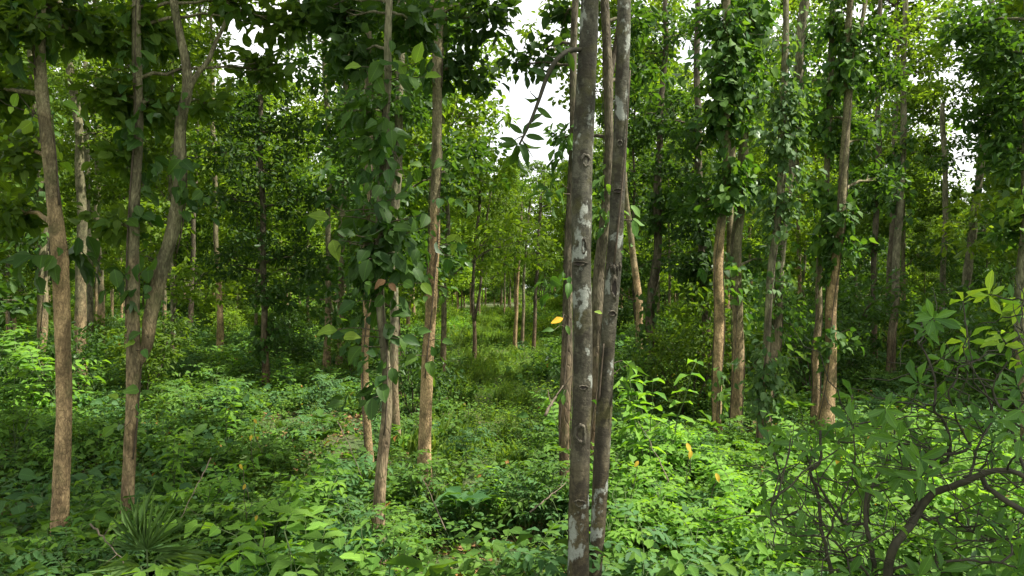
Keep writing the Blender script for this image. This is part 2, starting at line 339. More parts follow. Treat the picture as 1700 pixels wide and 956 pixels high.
# ------------------------------------------------------------------ foliage clusters
def clusters(g, C, per, spread, size, W=.5, mat=0, kind='far', droop=.3, r=rng, flat=.6):
    """leaf clumps round the points C"""
    C = np.asarray(C, float); n = len(C); m = n * per
    dirs = nrm(r.normal(0, 1, (m, 3)) * [1, 1, flat]); rad = spread * r.random(m) ** .6
    P = np.repeat(C, per, 0) + dirs * rad[:, None] * [1, 1, .7]
    D = nrm(dirs + r.normal(0, .5, (m, 3)) + [0, 0, -droop])
    Nn = np.array([0, -.1, 1.]) + r.normal(0, .6, (m, 3)) + dirs * .3
    rc = np.repeat(r.random(n), per)
    leaves(g, P, D, Nn, size * r.uniform(.6, 1.25, m), W * r.uniform(.85, 1.15, m), kind, mat, rnd=np.clip(.55 * r.random(m) + .45 * rc, 0, 1) if True else None, r=r)

def blob_points(cen, rx, ry, rz, n, r, shell=.55):
    d = nrm(r.normal(0, 1, (n, 3))); q = r.random(n) ** (1 - shell)
    p = d * (q ** .5)[:, None] * [rx, ry, rz]
    # break the outline up
    return np.asarray(cen) + p * (1 + .22 * np.sin(d[:, :1] * 7 + cen[0]) * np.cos(d[:, 2:3] * 6))

# ------------------------------------------------------------------ background tree kinds
def make_kind(name, seed, H, z0, nb, R0, leafmat, bark, per=11, ncl=52, lsize=.19, rad=.085, lean=.3):
    r = np.random.default_rng(seed)
    hs = np.linspace(0, H * .93, 9)
    px = np.cumsum(r.normal(0, lean * .16, 9)); py = np.cumsum(r.normal(0, lean * .16, 9)); px -= px[0]; py -= py[0]
    path = np.stack([px, py, hs - .1], 1); rr = rad * (1 - .72 * hs / H)
    P, Rr = resample(path, rr, .3)
    tg = Geo(); tube(tg, P, Rr, 9, rough=.10, seed=seed, flare=.4)
    cg = Geo()
    for b_ in range(nb):
        f = b_ / max(1, nb - 1); z = z0 + (H - z0) * (f ** .85)
        a = b_ * 2.4 + r.uniform(-.5, .5); wide = R0 * (1 - .55 * f ** 2) * r.uniform(.55, 1.1)
        i = min(len(P) - 1, np.searchsorted(P[:, 2], z - wide * .5)); s0 = P[i]
        cen = np.array([P[min(len(P)-1, np.searchsorted(P[:, 2], min(z, P[-1, 2] - .01))), 0], P[i, 1], z]) + [math.cos(a) * wide * .75, math.sin(a) * wide * .75, 0]
        lp = bez(s0, cen, 7, jit=.08, r=r, up=.1); tube(tg, lp, np.linspace(Rr[i] * .5, .012, 7), 5)
        br = wide * r.uniform(.38, .62) + .25
        C = blob_points(cen, br, br, br * .66, ncl, r, .7)
        for c in C[:7]:
            tube(tg, bez(lp[r.integers(3, 7)], c, 4, jit=.1, r=r), np.linspace(.012, .004, 4), 3, cap=False)
        clusters(cg, C, per, .23, lsize, .7, 0, 'far', r=r)
    return tg.mesh(name + '_trunk', [M[bark]]), cg.mesh(name + '_crown', [M[leafmat]]), tg, cg, bark, leafmat

KINDS = [
    make_kind('slender_tree_a', 1, 13.5, 3.6, 17, 1.9, 'mid', 'bark'),
    make_kind('slender_tree_b', 2, 12.5, 2.8, 16, 2.1, 'light', 'bark_grey'),
    make_kind('slender_tree_c', 3, 14.0, 5.4, 17, 2.0, 'mid', 'bark', lsize=.17),
    make_kind('slender_tree_d', 4, 11.5, 2.2, 16, 2.2, 'dark', 'bark_dk'),
    make_kind('slender_tree_e', 5, 13.0, 3.2, 16, 1.7, 'light', 'bark_or', lsize=.16),
    make_kind('slender_tree_f', 6, 9.0, 1.6, 14, 1.6, 'dark', 'bark', lsize=.16),
]
# tops for the near trees: foliage above the frame that shades the wood
def make_top(seed, leafmat, nb=13, R0=2.0):
    r = np.random.default_rng(seed); cg = Geo(); lg = Geo()
    for b_ in range(nb):
        f = b_ / (nb - 1); z = f * 4.2; a = b_ * 2.4; wide = R0 * (1 - .4 * f) * r.uniform(.5, 1.1)
        cen = np.array([math.cos(a) * wide * .8, math.sin(a) * wide * .8, z])
        lp = bez((0, 0, z * .7 - .6), cen, 6, jit=.08, r=r, up=.1); tube(lg, lp, np.linspace(.035, .01, 6), 5)
        br = .5 + wide * .35
        C = blob_points(cen, br, br, br * .7, 44, r)
        for c in C[:5]: tube(lg, bez(lp[4], c, 4, jit=.1, r=r), np.linspace(.01, .004, 4), 3, cap=False)
        clusters(cg, C, 11, .25, .17, .66, 0, 'far', r=r)
    return cg.mesh('crown_top', [M[leafmat]]), lg.mesh('crown_limbs', [M['bark_dk']])
TOPS = [make_top(31, 'mid'), make_top(32, 'light'), make_top(33, 'dark')]

# ------------------------------------------------------------------ near trees, each at its own distance
def px_path(pts, d, extra=3.0, dtop=0.):
    """pts: (px, py, width px); returns world points (with foot in the ground and top carried up) and radii"""
    P = []; Rd = []
    for (x, y, wd) in pts:
        P.append(pt(x, y, d)); Rd.append(wd / 2 / F * d)
    P = np.array(P); Rd = np.array(Rd)
    b = P[0].copy(); dz = b[2] - (-.12); s = (P[0] - P[1]) / max(1e-6, abs(P[0][2] - P[1][2]))
    if dz > .05:
        b = b + s * dz * .6; b[2] = -.12
        P = np.vstack([b, P]); Rd = np.concatenate([[Rd[0] * 1.1], Rd])
    if extra:
        u = nrm(P[-1] - P[-2]); u = nrm(u + [0, 0, 1.0])
        P = np.vstack([P, P[-1] + u * extra]); Rd = np.concatenate([Rd, [Rd[-1] * .75]])
    return P, Rd

TREES = {}
def near_tree(key, label, pts, d, bark, extra=3.0, forks=(), top=None, name='tree', group=None, seg=20, step=.04, rough=.12, sprays=(), smat='dark', lump=.12, flare=.6):
    seed = (sum(ord(c) for c in key) * 7) % 97
    r = np.random.default_rng(seed + 500)
    P, Rd = px_path(pts, d, extra)
    if key in ('T1', 'T2', 'T4'): Rd = Rd * .88
    base = np.array([P[0][0], P[0][1], 0.]); base[2] = 0
    root = thing(name, base, label=label, cat='tree', group=group)
    Q, q = resample(P, Rd, step)
    ph = r.uniform(0, 6)
    Q[:, 0] += .012 * np.sin(Q[:, 2] * 3.1 + ph) * min(1, d / 8); Q[:, 1] += .03 * np.sin(Q[:, 2] * 1.7 + ph)
    tg = Geo(); tube(tg, Q - base, q, seg, rough=rough, seed=seed, flare=flare, lump=lump)
    for (fp, bd) in forks:
        fP = np.array([pt(x, y, d + dd) for (x, y, wd, dd) in fp]); fr = np.array([wd * .88 / 2 / F * d for (x, y, wd, dd) in fp])
        A, a = resample(fP, fr, step * 1.5); tube(tg, A - base, a, 12, rough=rough, seed=seed + 5, lump=lump)
    cg = Geo()
    for (x, y, rp, dd, n) in sprays:
        c = pt(x, y, d + dd); rad = rp / F * d
        i = int(np.argmin(np.abs(Q[:, 2] - (c[2] - .25 * np.linalg.norm(c[:2] - Q[0, :2]) * .8)))); s0 = Q[i]
        lp = bez(s0, c, 9, jit=.06, r=r, up=.12)
        tube(tg, lp - base, np.linspace(min(q[i] * .5, .03), .007, 9), 6, seed=seed)
        C = blob_points(c, rad, rad, rad * .75, n, r, .4)
        for cc in C[:max(5, n // 5)]:
            tube(tg, bez(lp[r.integers(5, 9)], cc, 5, jit=.12, r=r) - base, np.linspace(.006, .0025, 5), 3, cap=False)
        clusters(cg, C - base, 10, .15, .13, .62, 0, 'ovate' if d < 9 else 'far', r=r)
    part('trunk', tg.mesh(name + '_trunk', [M[bark]]), root)
    tp = P[-1] - base
    if cg.n: part('foliage', cg.mesh(name + '_foliage', [M[smat]]), root)
    if top is not None:
        o = part('crown', TOPS[top][0], root, tp + [0, 0, .2]); o.rotation_euler = (0, 0, r.uniform(0, 6)); o.scale = (1.05,) * 3
        o2 = part('limbs', TOPS[top][1], root, tp + [0, 0, .2]); o2.rotation_euler = o.rotation_euler; o2.scale = o.scale
    TREES[key] = dict(root=root, base=base, Q=Q, q=q, d=d)
    return root

near_tree('T1', 'brown flaking trunk nearest the left edge, with a leaf collar at mid height',
    [(105, 890, 30), (104, 780, 28), (104, 677, 27), (103, 576, 26), (101, 500, 28), (98, 430, 30), (88, 350, 25), (83, 280, 22), (77, 200, 22), (71, 100, 22), (67, 0, 22)], 6.1, 'bark_or', top=0,
    sprays=[(20, 50, 60, -.2, 26), (0, 150, 60, .4, 24), (110, 20, 45, .3, 14), (20, 250, 45, .2, 12), (25, 350, 40, .5, 12), (150, 60, 30, .5, 8)], smat='mid')
near_tree('T2', 'forked tree with an S-curved right stem, second trunk from the left in front',
    [(214, 868, 23), (218, 777, 22), (220, 677, 23), (221, 590, 24), (221, 520, 22), (222, 480, 22), (221, 420, 20), (222, 300, 18), (228, 200, 17), (230, 100, 16), (231, 0, 15)], 6.4, 'bark',
    forks=[([(228, 612, 10, 0), (243, 575, 22, .02), (249, 526, 26, .05), (261, 476, 27, .08), (270, 440, 26, .1), (288, 377, 24, .12), (298, 300, 22, .12), (300, 200, 21, .12), (311, 150, 20, .1), (308, 100, 17, .1), (297, 50, 15, .1), (288, 0, 15, .1), (286, -120, 13, .1), (300, -260, 9, .1)], 0),
           ([(312, 152, 13, .1), (326, 125, 10, .1), (345, 102, 9, .15), (358, 70, 8, .2), (373, 40, 7, .2), (380, -10, 6, .3)], 0)], top=1,
    sprays=[(215, 50, 55, .2, 22), (190, 160, 42, .1, 14), (258, 180, 42, .3, 16), (205, 250, 34, .2, 10), (185, 375, 36, .1, 9), (395, 5, 40, .4, 14), (435, 115, 40, .5, 16), (462, 30, 34, .5, 12), (260, 60, 40, .5, 12), (340, 170, 30, .6, 8)], smat='mid')
near_tree('T3', 'slim brown trunk hung with very large leaves, left of the straight orange-brown trunk',
    [(631, 871, 20), (634, 777, 18), (641, 677, 17), (640, 610, 15), (632, 500, 14), (629, 400, 13), (630, 327, 13), (636, 276, 14), (640, 200, 13), (646, 136, 12), (647, 60, 12), (648, 0, 11)], 6.3, 'bark_grey', top=None,
    sprays=[(570, 30, 50, .5, 22), (690, 40, 45, .6, 20), (600, 90, 40, .4, 16), (520, 20, 40, .8, 14)])
near_tree('T4', 'straight orange-brown ridged trunk just left of the grassy lane',
    [(704, 785, 27), (706, 740, 23), (709, 677, 22), (711, 576, 22), (717, 476, 21), (723, 400, 19), (723, 301, 19), (725, 150, 18), (729, 60, 19), (731, 0, 19)], 8.0, 'bark_or', top=2, rough=.12,
    sprays=[(790, 30, 60, .2, 26), (770, 120, 48, .3, 20), (690, 60, 30, .3, 9), (820, 10, 30, .2, 6), (690, 20, 40, .3, 10)])
near_tree('T5', 'thick pale lichen-blotched trunk in front, left one of the touching pair',
    [(959, 1000, 37), (961, 953, 35), (963, 777, 32), (965, 627, 32), (965, 452, 32), (968, 301, 33), (973, 150, 33), (978, 0, 30)], 4.6, 'bark_pale', top=None, rough=.08, lump=.14)
near_tree('T6', 'leaning pale grey trunk with peeling scar, right one of the touching pair',
    [(986, 1000, 22), (987, 953, 22), (991, 878, 24), (996, 777, 27), (1003, 677, 26), (1011, 576, 25), (1017, 506, 25), (1021, 452, 25), (1025, 301, 24), (1031, 150, 22), (1036, 50, 22), (1037, 0, 22)], 4.95, 'bark_pale', top=0, rough=.06,
    sprays=[])
near_tree('T7', 'brown trunk half hidden behind the left side of the pale pair',
    [(941, 880, 13), (939, 777, 15), (937, 690, 19), (938, 627, 20), (941, 530, 17), (946, 420, 15), (948, 300, 13), (952, 150, 12), (955, 0, 11)], 7.6, 'bark_dk', top=1, sprays=[(905, 85, 50, .5, 9), (935, 30, 30, .5, 8), (862, 110, 30, .5, 6)])
near_tree('T8', 'dark ridged trunk showing between the two pale trunks',
    [(984, 760, 20), (987, 677, 20), (993, 526, 20), (998, 430, 18), (1005, 340, 16), (1011, 250, 15), (1009, 120, 16), (1004, 40, 15), (1003, 0, 14)], 9.0, 'bark_dk', top=None, rough=.13,
    forks=[([(1010, 140, 12, 0), (1018, 100, 11, .1), (1028, 40, 10, .1), (1032, -40, 9, .1)], 0)], sprays=[(1050, 130, 42, .3, 16), (930, 230, 25, .5, 6), (1060, 30, 40, .3, 12)])
near_tree('T9', 'thin dark trunk right of the pale pair, leaning right with leaf clumps',
    [(1082, 612, 13), (1081, 526, 14), (1085, 476, 14), (1090, 430, 13), (1092, 301, 12), (1100, 150, 10), (1104, 70, 8), (1105, 0, 8)], 15.0, 'bark_dk', top=None, seg=14, step=.1,
    sprays=[(1090, 50, 60, 0, 60), (1125, 180, 55, .5, 46), (1070, 190, 40, 0, 20), (1105, 350, 28, 0, 14), (1150, 60, 45, .5, 20), (1075, 90, 45, 0, 22)])
near_tree('T10', 'short leaning brown trunk behind the pale pair to the right',
    [(1062, 560, 12), (1060, 500, 12), (1055, 450, 11), (1047, 392, 10), (1040, 330, 8)], 21.0, 'bark_or', seg=12, step=.12, top=1)
near_tree('T11', 'orange-brown trunk with vine, first of the vine-clad row on the right',
    [(1192, 705, 14), (1191, 627, 15), (1192, 526, 16), (1194, 430, 16), (1200, 350, 14), (1206, 290, 13), (1204, 150, 13), (1206, 60, 12), (1208, 0, 12)], 11.0, 'bark_or', top=None, sprays=[(1165, 330, 50, .3, 34), (1190, 30, 50, .2, 30), (1150, 230, 40, .4, 22), (1225, 90, 40, .2, 20)])
near_tree('T12', 'slightly bowed brown trunk, second of the vine-clad row on the right',
    [(1223, 687, 19), (1226, 620, 19), (1223, 540, 18), (1221, 476, 18), (1223, 420, 18), (1233, 301, 15), (1236, 200, 15), (1240, 100, 15), (1247, 0, 14)], 11.5, 'bark', top=None, rough=.12, sprays=[(1265, 430, 38, .3, 18), (1280, 150, 40, .2, 16), (1262, 300, 30, .3, 12)])
near_tree('T13a', 'thin brown stem thickly covered by vine, before the leaning pale trunk at right',
    [(1261, 740, 10), (1265, 640, 11), (1272, 560, 12), (1283, 450, 12), (1292, 350, 11), (1298, 250, 10), (1302, 100, 10), (1306, 0, 9)], 10.0, 'bark_grey', top=None, seg=14)
near_tree('T13b', 'pale trunk leaning right behind a leafy vine curtain, right half of the photo',
    [(1278, 640, 14), (1286, 576, 15), (1294, 477, 15), (1303, 352, 14), (1317, 240, 14), (1328, 100, 14), (1337, 0, 14)], 12.6, 'bark_grey', top=None, sprays=[(1350, 60, 50, .3, 22), (1375, 130, 44, .3, 20)])
near_tree('T14', 'thin wavy stem close against the left of the flared orange trunk',
    [(1354, 682, 12), (1355, 640, 11), (1351, 590, 11), (1359, 520, 11), (1362, 452, 10), (1368, 352, 10), (1374, 250, 9), (1380, 100, 9), (1386, 0, 8)], 11.8, 'bark', top=None, seg=14)
near_tree('T15', 'flared orange-brown trunk forking near the top, last of the vine-clad row on the right',
    [(1371, 690, 24), (1374, 660, 20), (1379, 600, 18), (1383, 500, 17), (1388, 430, 15), (1395, 352, 13), (1402, 250, 13), (1408, 150, 13), (1410, 100, 11), (1411, 0, 10)], 11.4, 'bark_or', top=None,
    forks=[([(1409, 150, 9, 0), (1418, 80, 9, .1), (1430, 40, 8, .15), (1440, -30, 8, .2), (1450, -200, 6, .3)], 0)], sprays=[(1440, 60, 45, .3, 28), (1430, 230, 42, .2, 26), (1460, 130, 45, .6, 28), (1400, 20, 40, .2, 16), (1460, 300, 40, .8, 24), (1370, 200, 36, .5, 18)])
near_tree('T16', 'straight dark trunk standing alone right of the vine-clad row',
    [(1480, 600, 14), (1482, 540, 13), (1486, 470, 12), (1492, 380, 12), (1497, 290, 11), (1500, 150, 9), (1502, 60, 8), (1503, 0, 8)], 17.5, 'bark_grey', seg=12, step=.12, top=1,
    sprays=[(1500, 60, 75, 0, 60), (1550, 120, 60, .4, 40), (1470, 140, 50, 0, 30), (1500, 250, 30, 0, 14), (1560, 30, 50, 0, 30)], smat='light')
near_tree('T17', 'thin stem with leaf tufts left of the lone dark trunk on the right',
    [(1452, 560, 9), (1450, 480, 9), (1453, 400, 9), (1457, 280, 9), (1459, 150, 8), (1460, 40, 7)], 20, 'bark_dk', seg=10, step=.15, sprays=[(1450, 200, 50, 0, 34), (1420, 300, 40, 0, 24), (1455, 330, 25, 0, 12), (1435, 420, 26, 0, 14)], extra=1)
near_tree('T18', 'grey trunk leaning right near the right edge, above the dark-branched shrub',
    [(1600, 590, 14), (1603, 520, 13), (1608, 440, 13), (1620, 340, 12), (1627, 280, 11), (1640, 180, 10), (1645, 60, 9)], 18, 'bark_grey', seg=12, step=.12, extra=2,
    sprays=[(1640, 120, 70, 0, 60), (1690, 60, 60, 0, 50), (1600, 30, 50, .3, 34), (1590, 260, 48, 0, 34), (1640, 380, 40, 0, 24)])
near_tree('T19', 'pale green-barked trunk cut by the right edge of the photo',
    [(1703, 760, 18), (1702, 650, 18), (1699, 560, 18), (1699, 440, 17), (1703, 300, 16), (1708, 150, 15), (1712, 0, 14)], 9.0, 'bark_grey', top=None,
    sprays=[(1690, 250, 60, .2, 50), (1660, 90, 60, .3, 50), (1645, 190, 45, .5, 34), (1690, 380, 40, .2, 24), (1620, 40, 45, .5, 30), (1700, 150, 50, 0, 34)])
near_tree('T20', 'brown trunk directly behind the leftmost front trunk',
    [(72, 600, 14), (71, 520, 16), (70, 430, 15), (69, 330, 14), (60, 200, 12), (50, 80, 11), (44, 0, 10)], 15.5, 'bark', seg=14, step=.1, top=1, sprays=[(40, 150, 60, 0, 40), (40, 330, 50, 0, 30), (130, 60, 50, 0, 30)], smat='mid')
near_tree('T21', 'light brown trunk bending left at its top, between the two front-left trees',
    [(134, 530, 17), (135, 430, 16), (134, 300, 14), (131, 210, 13), (117, 125, 12), (104, 50, 10), (100, 0, 9)], 17.5, 'bark', seg=14, step=.1, top=1, sprays=[(150, 110, 50, 0, 30), (170, 220, 40, 0, 22), (90, 20, 40, 0, 20)], smat='light')
near_tree('T22', 'brown trunk with a knobbly foot behind the forked tree',
    [(168, 535, 12), (167, 470, 10), (162, 400, 9), (162, 300, 8), (160, 180, 8), (158, 60, 7)], 25, 'bark', seg=10, step=.15, top=0)
near_tree('T22b', 'grey thin trunk close beside the knobbly-footed one',
    [(150, 540, 10), (149, 450, 9), (146, 350, 9), (143, 200, 8), (141, 60, 7)], 24, 'bark_grey', seg=10, step=.15, top=1)
near_tree('T23', 'thin dark trunk right of the forked tree, by a small fan palm patch',
    [(316, 548, 9), (318, 470, 8), (321, 400, 7), (326, 250, 7), (330, 100, 6)], 26, 'bark_dk', seg=10, step=.15, top=1)
near_tree('T24', 'short reddish trunk standing between the forked tree and the dark bushy tree',
    [(365, 532, 11), (363, 470, 10), (360, 415, 8), (357, 300, 8), (352, 150, 7)], 26, 'bark_or', seg=10, step=.15, top=1)
near_tree('T25', 'dark bushy low-crowned tree left of the large-leaved trunk',
    [(440, 580, 11), (439, 500, 10), (437, 420, 10), (434, 300, 9), (432, 150, 8)], 16.5, 'bark_dk', seg=12, step=.1, extra=.6,
    sprays=[(400, 200, 55, 0, 60), (470, 220, 60, .3, 60), (430, 280, 65, -.3, 70), (380, 330, 48, 0, 45), (500, 330, 50, 0, 45), (440, 390, 70, 0, 70), (375, 440, 40, .2, 30), (500, 430, 45, .2, 40), (430, 150, 50, 0, 40), (350, 250, 40, 0, 26), (440, 480, 40, -.2, 26)])
near_tree('T27', 'brown trunk left of the large-leaved trunk, first of two side by side',
    [(544, 562, 12), (545, 480, 10), (545, 400, 9), (546, 270, 8), (540, 120, 8), (536, 0, 7)], 20.5, 'bark', seg=12, step=.12, top=1, sprays=[(540, 180, 60, 0, 50), (500, 110, 60, 0, 50), (480, 60, 40, 0, 26)], smat='light')
near_tree('T28', 'brown trunk left of the large-leaved trunk, second of two side by side',
    [(565, 535, 11), (566, 470, 10), (568, 380, 10), (571, 250, 9), (575, 120, 8), (578, 0, 8)], 21.5, 'bark', seg=12, step=.12, top=0, sprays=[(590, 100, 50, 0, 40), (560, 60, 50, 0, 36)], smat='mid')
near_tree('T3b', 'thin orange stem just behind and left of the large-leaved trunk',
    [(611, 720, 13), (608, 650, 13), (606, 590, 12), (609, 500, 13), (609, 400, 13), (610, 300, 12), (612, 150, 12), (613, 0, 11)], 8.9, 'bark_or', top=1, seg=16)
near_tree('T3c', 'grey trunk behind the large-leaved trunk, close on its right',
    [(656, 640, 13), (654, 520, 14), (654, 400, 15), (657, 300, 16), (661, 240, 14), (665, 150, 12), (667, 0, 12)], 11.0, 'bark_grey', top=None, seg=16, sprays=[(600, 180, 60, -.2, 34), (590, 260, 45, 0, 20), (680, 170, 40, 0, 18)])
near_tree('T29', 'small twin-stemmed dark tree at the far end of the grassy lane, left side',
    [(787, 538, 6), (785, 480, 6), (788, 420, 5), (795, 350, 5), (800, 250, 4)], 24, 'bark_dk', seg=8, step=.2, extra=.5,
    forks=[([(788, 532, 5, 0), (797, 480, 5, 0), (802, 420, 4, 0), (810, 350, 4, 0), (822, 280, 3, 0)], 0)],
    sprays=[(790, 300, 50, 0, 56), (830, 330, 45, 0, 50), (760, 330, 45, 0, 50), (790, 220, 45, 0, 46), (800, 380, 60, 0, 60), (750, 250, 36, 0, 34), (830, 400, 45, 0, 40), (745, 400, 35, 0, 30)], smat='mid')
near_tree('T31', 'left of three thin trunks at the far end of the lane',
    [(856, 545, 6), (858, 500, 5), (862, 420, 5), (866, 350, 4)], 28, 'bark_or', seg=8, step=.2, sprays=[(860, 400, 40, 0, 40), (870, 330, 40, 0, 40), (840, 360, 35, 0, 30)], smat='mid', extra=.3)
near_tree('T31b', 'middle of three thin trunks at the far end of the lane',
    [(868, 548, 5), (869, 500, 5), (872, 420, 4), (880, 330, 4)], 27, 'bark_grey', seg=8, step=.2, sprays=[(890, 380, 40, 0, 36), (885, 320, 35, 0, 30)], smat='light', extra=.3)
near_tree('T31c', 'right of three thin trunks at the far end of the lane',
    [(887, 545, 6), (889, 500, 6), (893, 420, 5), (897, 340, 5)], 26, 'bark_dk', seg=8, step=.2, sprays=[(900, 420, 40, 0, 34), (915, 340, 40, 0, 34), (905, 300, 30, 0, 22)], smat='mid', extra=.3)
near_tree('T32', 'dark vine-wrapped trunk just left of the first orange trunk on the right',
    [(1172, 640, 15), (1172, 560, 15), (1170, 480, 14), (1166, 400, 13), (1160, 280, 12), (1158, 100, 10)], 14.5, 'bark_dk', seg=14, step=.1, top=None,
    sprays=[(1130, 280, 50, 0, 40), (1150, 360, 50, 0, 44), (1120, 200, 45, 0, 30), (1140, 440, 40, 0, 26)])
near_tree('T33', 'orange stem glimpsed between the first two trunks of the vine-clad row',
    [(1210, 660, 11), (1210, 560, 11), (1209, 450, 10), (1213, 330, 10), (1218, 150, 9)], 14.8, 'bark_or', seg=12, step=.1, top=None, sprays=[(1260, 90, 40, 0, 24), (1235, 480, 30, 0, 14)])
near_tree('T34', 'thin trunk behind the lone dark trunk, slightly to its left',
    [(1470, 585, 9), (1473, 500, 9), (1480, 400, 8), (1484, 300, 8), (1488, 150, 7)], 24, 'bark_dk', seg=10, step=.15, top=0)
near_tree('T35', 'dim trunk between the lone dark trunk and the leaning grey one, upper right',
    [(1560, 580, 10), (1564, 480, 9), (1570, 380, 9), (1568, 280, 8), (1566, 200, 8)], 22, 'bark_grey', seg=10, step=.15, extra=.5, sprays=[(1555, 420, 44, 0, 40), (1545, 260, 30, 0, 16), (1590, 480, 44, 0, 36)])

# scars, knots and bare patches on the pale pair: parts of those trees
def knot(key, px, py, wpx, hpx, lip=.35):
    T = TREES[key]; d = T['d']; z = CAMZ - (py - HOR) / F * d
    i = int(np.argmin(np.abs(T['Q'][:, 2] - z))); c0 = T['Q'][i]; rad = T['q'][i]
    xo = (px - 850) / F * d - c0[0]; hw = wpx / 2 / F * d; hh = hpx / 2 / F * d
    g = Geo(); r = np.random.default_rng(int(px + py)); ph = r.uniform(0, 6)
    def surf(x, zz, h):
        xx = np.clip(x, -rad * .97, rad * .97); return np.stack([c0[0] + xx, c0[1] - np.sqrt(rad**2 - xx**2) - h, zz], -1)
    n = 26; th = np.linspace(0, 2 * math.pi, n, endpoint=False); rings = []
    prof = [(1.45, -.004), (1.28, .004), (1.1, .011), (.92, .010), (.78, .002), (.55, -.0005), (0.2, .0005)]
    for (s, h) in prof:
        wob = 1 + .12 * np.sin(th * 3 + ph) + .06 * np.sin(th * 7 + ph * 2)
        rings.append(surf(xo + np.cos(th) * hw * s * wob, z + np.sin(th) * hh * s * wob, h * (1 + .3 * np.sin(th * 5 + ph))))
    V = np.concatenate(rings); k = len(rings)
    i0 = (np.arange(k - 1)[:, None] * n + np.arange(n)).ravel(); i1 = (np.arange(k - 1)[:, None] * n + (np.arange(n) + 1) % n).ravel()
    q = np.stack([i0, i0 + n, i1 + n, i1], 1)
    mi = np.repeat([0, 0, 0, 0, 1, 1], n)
    lp = np.concatenate([q.ravel(), (k - 1) * n + np.arange(n)[::-1]]); tot = np.append(np.full(len(q), 4), n)
    g.add(V - T['base'], lp, tot, np.zeros((len(lp), 2)), np.zeros(len(V)))
    g.M[-1] = np.append(mi, 1).astype(np.int32)
    part('knot', g.mesh('knot', [M['lip'], M['hollow']]), T['root'])
for a in [('T5', 962, 716, 15, 26), ('T5', 972, 268, 12, 18), ('T5', 968, 410, 7, 22), ('T5', 960, 438, 20, 6), ('T5', 961, 830, 14, 10), 
          ('T5', 966, 640, 12, 6), ('T6', 1019, 478, 9, 30), ('T6', 1016, 520, 12, 7), ('T6', 1027, 240, 7, 9), ('T6', 1024, 318, 14, 6)]:
    knot(*a)
# flap of peeling bark on the right pale trunk
T = TREES['T6']; g = Geo()
c = pt(1020, 440, 4.95 - .055)
for j in range(5):
    p0 = c + [(-.045 + j * .02), .008 * abs(j - 2), .01 + .01 * math.sin(j * 2)]
    tube(g, np.array([p0, p0 + [.004, -.012, -.025], p0 + [.002, -.01, -.06 - .02 * (j % 2)]]) - T['base'], [.008, .011, .003], 5)
part('peeling_bark', g.mesh('peeling_bark', [M['lip']]), T['root'])
# hanging narrow leaves at the tip of the arching branch
T = TREES['T5']; g = Geo(); r = np.random.default_rng(5); P_ = []; D_ = []; S_ = []
for (x, y, dx, dy, s) in [(862, 240, -.5, -.9, .17), (860, 236, -.05, -1, .2), (866, 232, .7, -.6, .12), (872, 225, .95, -.2, .12), (858, 240, -1, -.1, .12), (868, 222, -.7, .5, .11), (880, 205, .5, .5, .10), (876, 212, .9, .25, .10),
                          (864, 238, .35, -.9, .15), (890, 178, .8, -.5, .12), (897, 160, -.7, -.3, .1), (908, 128, -.8, .4, .13), (905, 135, .6, .7, .12), (925, 98, .2, 1, .13), (934, 92, -.5, .8, .12), (944, 86, .3, -1, .12), (860, 240, -.9, .4, .12), (870, 226, .2, .9, .09)]:
    P_.append(pt(x, y, 4.5)); D_.append((dx, r.uniform(-.4, .4), dy)); S_.append(s)
for q in range(2):
    pass
bg0 = Geo(); bp = [(966, 82, 8, 0), (945, 84, 9, -.05), (926, 97, 8, -.1), (908, 128, 7, -.1), (895, 165, 6, -.1), (878, 208, 5, -.1), (862, 240, 3.5, -.1)]
A_, a_ = resample(np.array([pt(x, y, 4.6 + dd) for (x, y, w_, dd) in bp]), [w_ / 2 / F * 4.6 for (x, y, w_, dd) in bp], .03)
tube(bg0, A_ - T['base'], a_, 10, rough=.1, seed=3)
for (x, y, x2, y2) in [(926, 97, 905, 90), (880, 205, 900, 190), (895, 165, 880, 150), (866, 232, 885, 262), (870, 225, 850, 235)]:
    tube(bg0, bez(pt(x, y, 4.5), pt(x2, y2, 4.5), 5, jit=.08, r=r) - T['base'], np.linspace(.005, .002, 5), 5)
part('branch', bg0.mesh('arching_branch', [M['dark_wood']]), T['root'])
leaves(g, np.array(P_) - T['base'], D_, r.normal(0, 1, (len(P_), 3)) + [0, -1, .6], S_, .34, 'ovate')
part('foliage', g.mesh('branch_tip_leaves', [M['dark']]), T['root'])

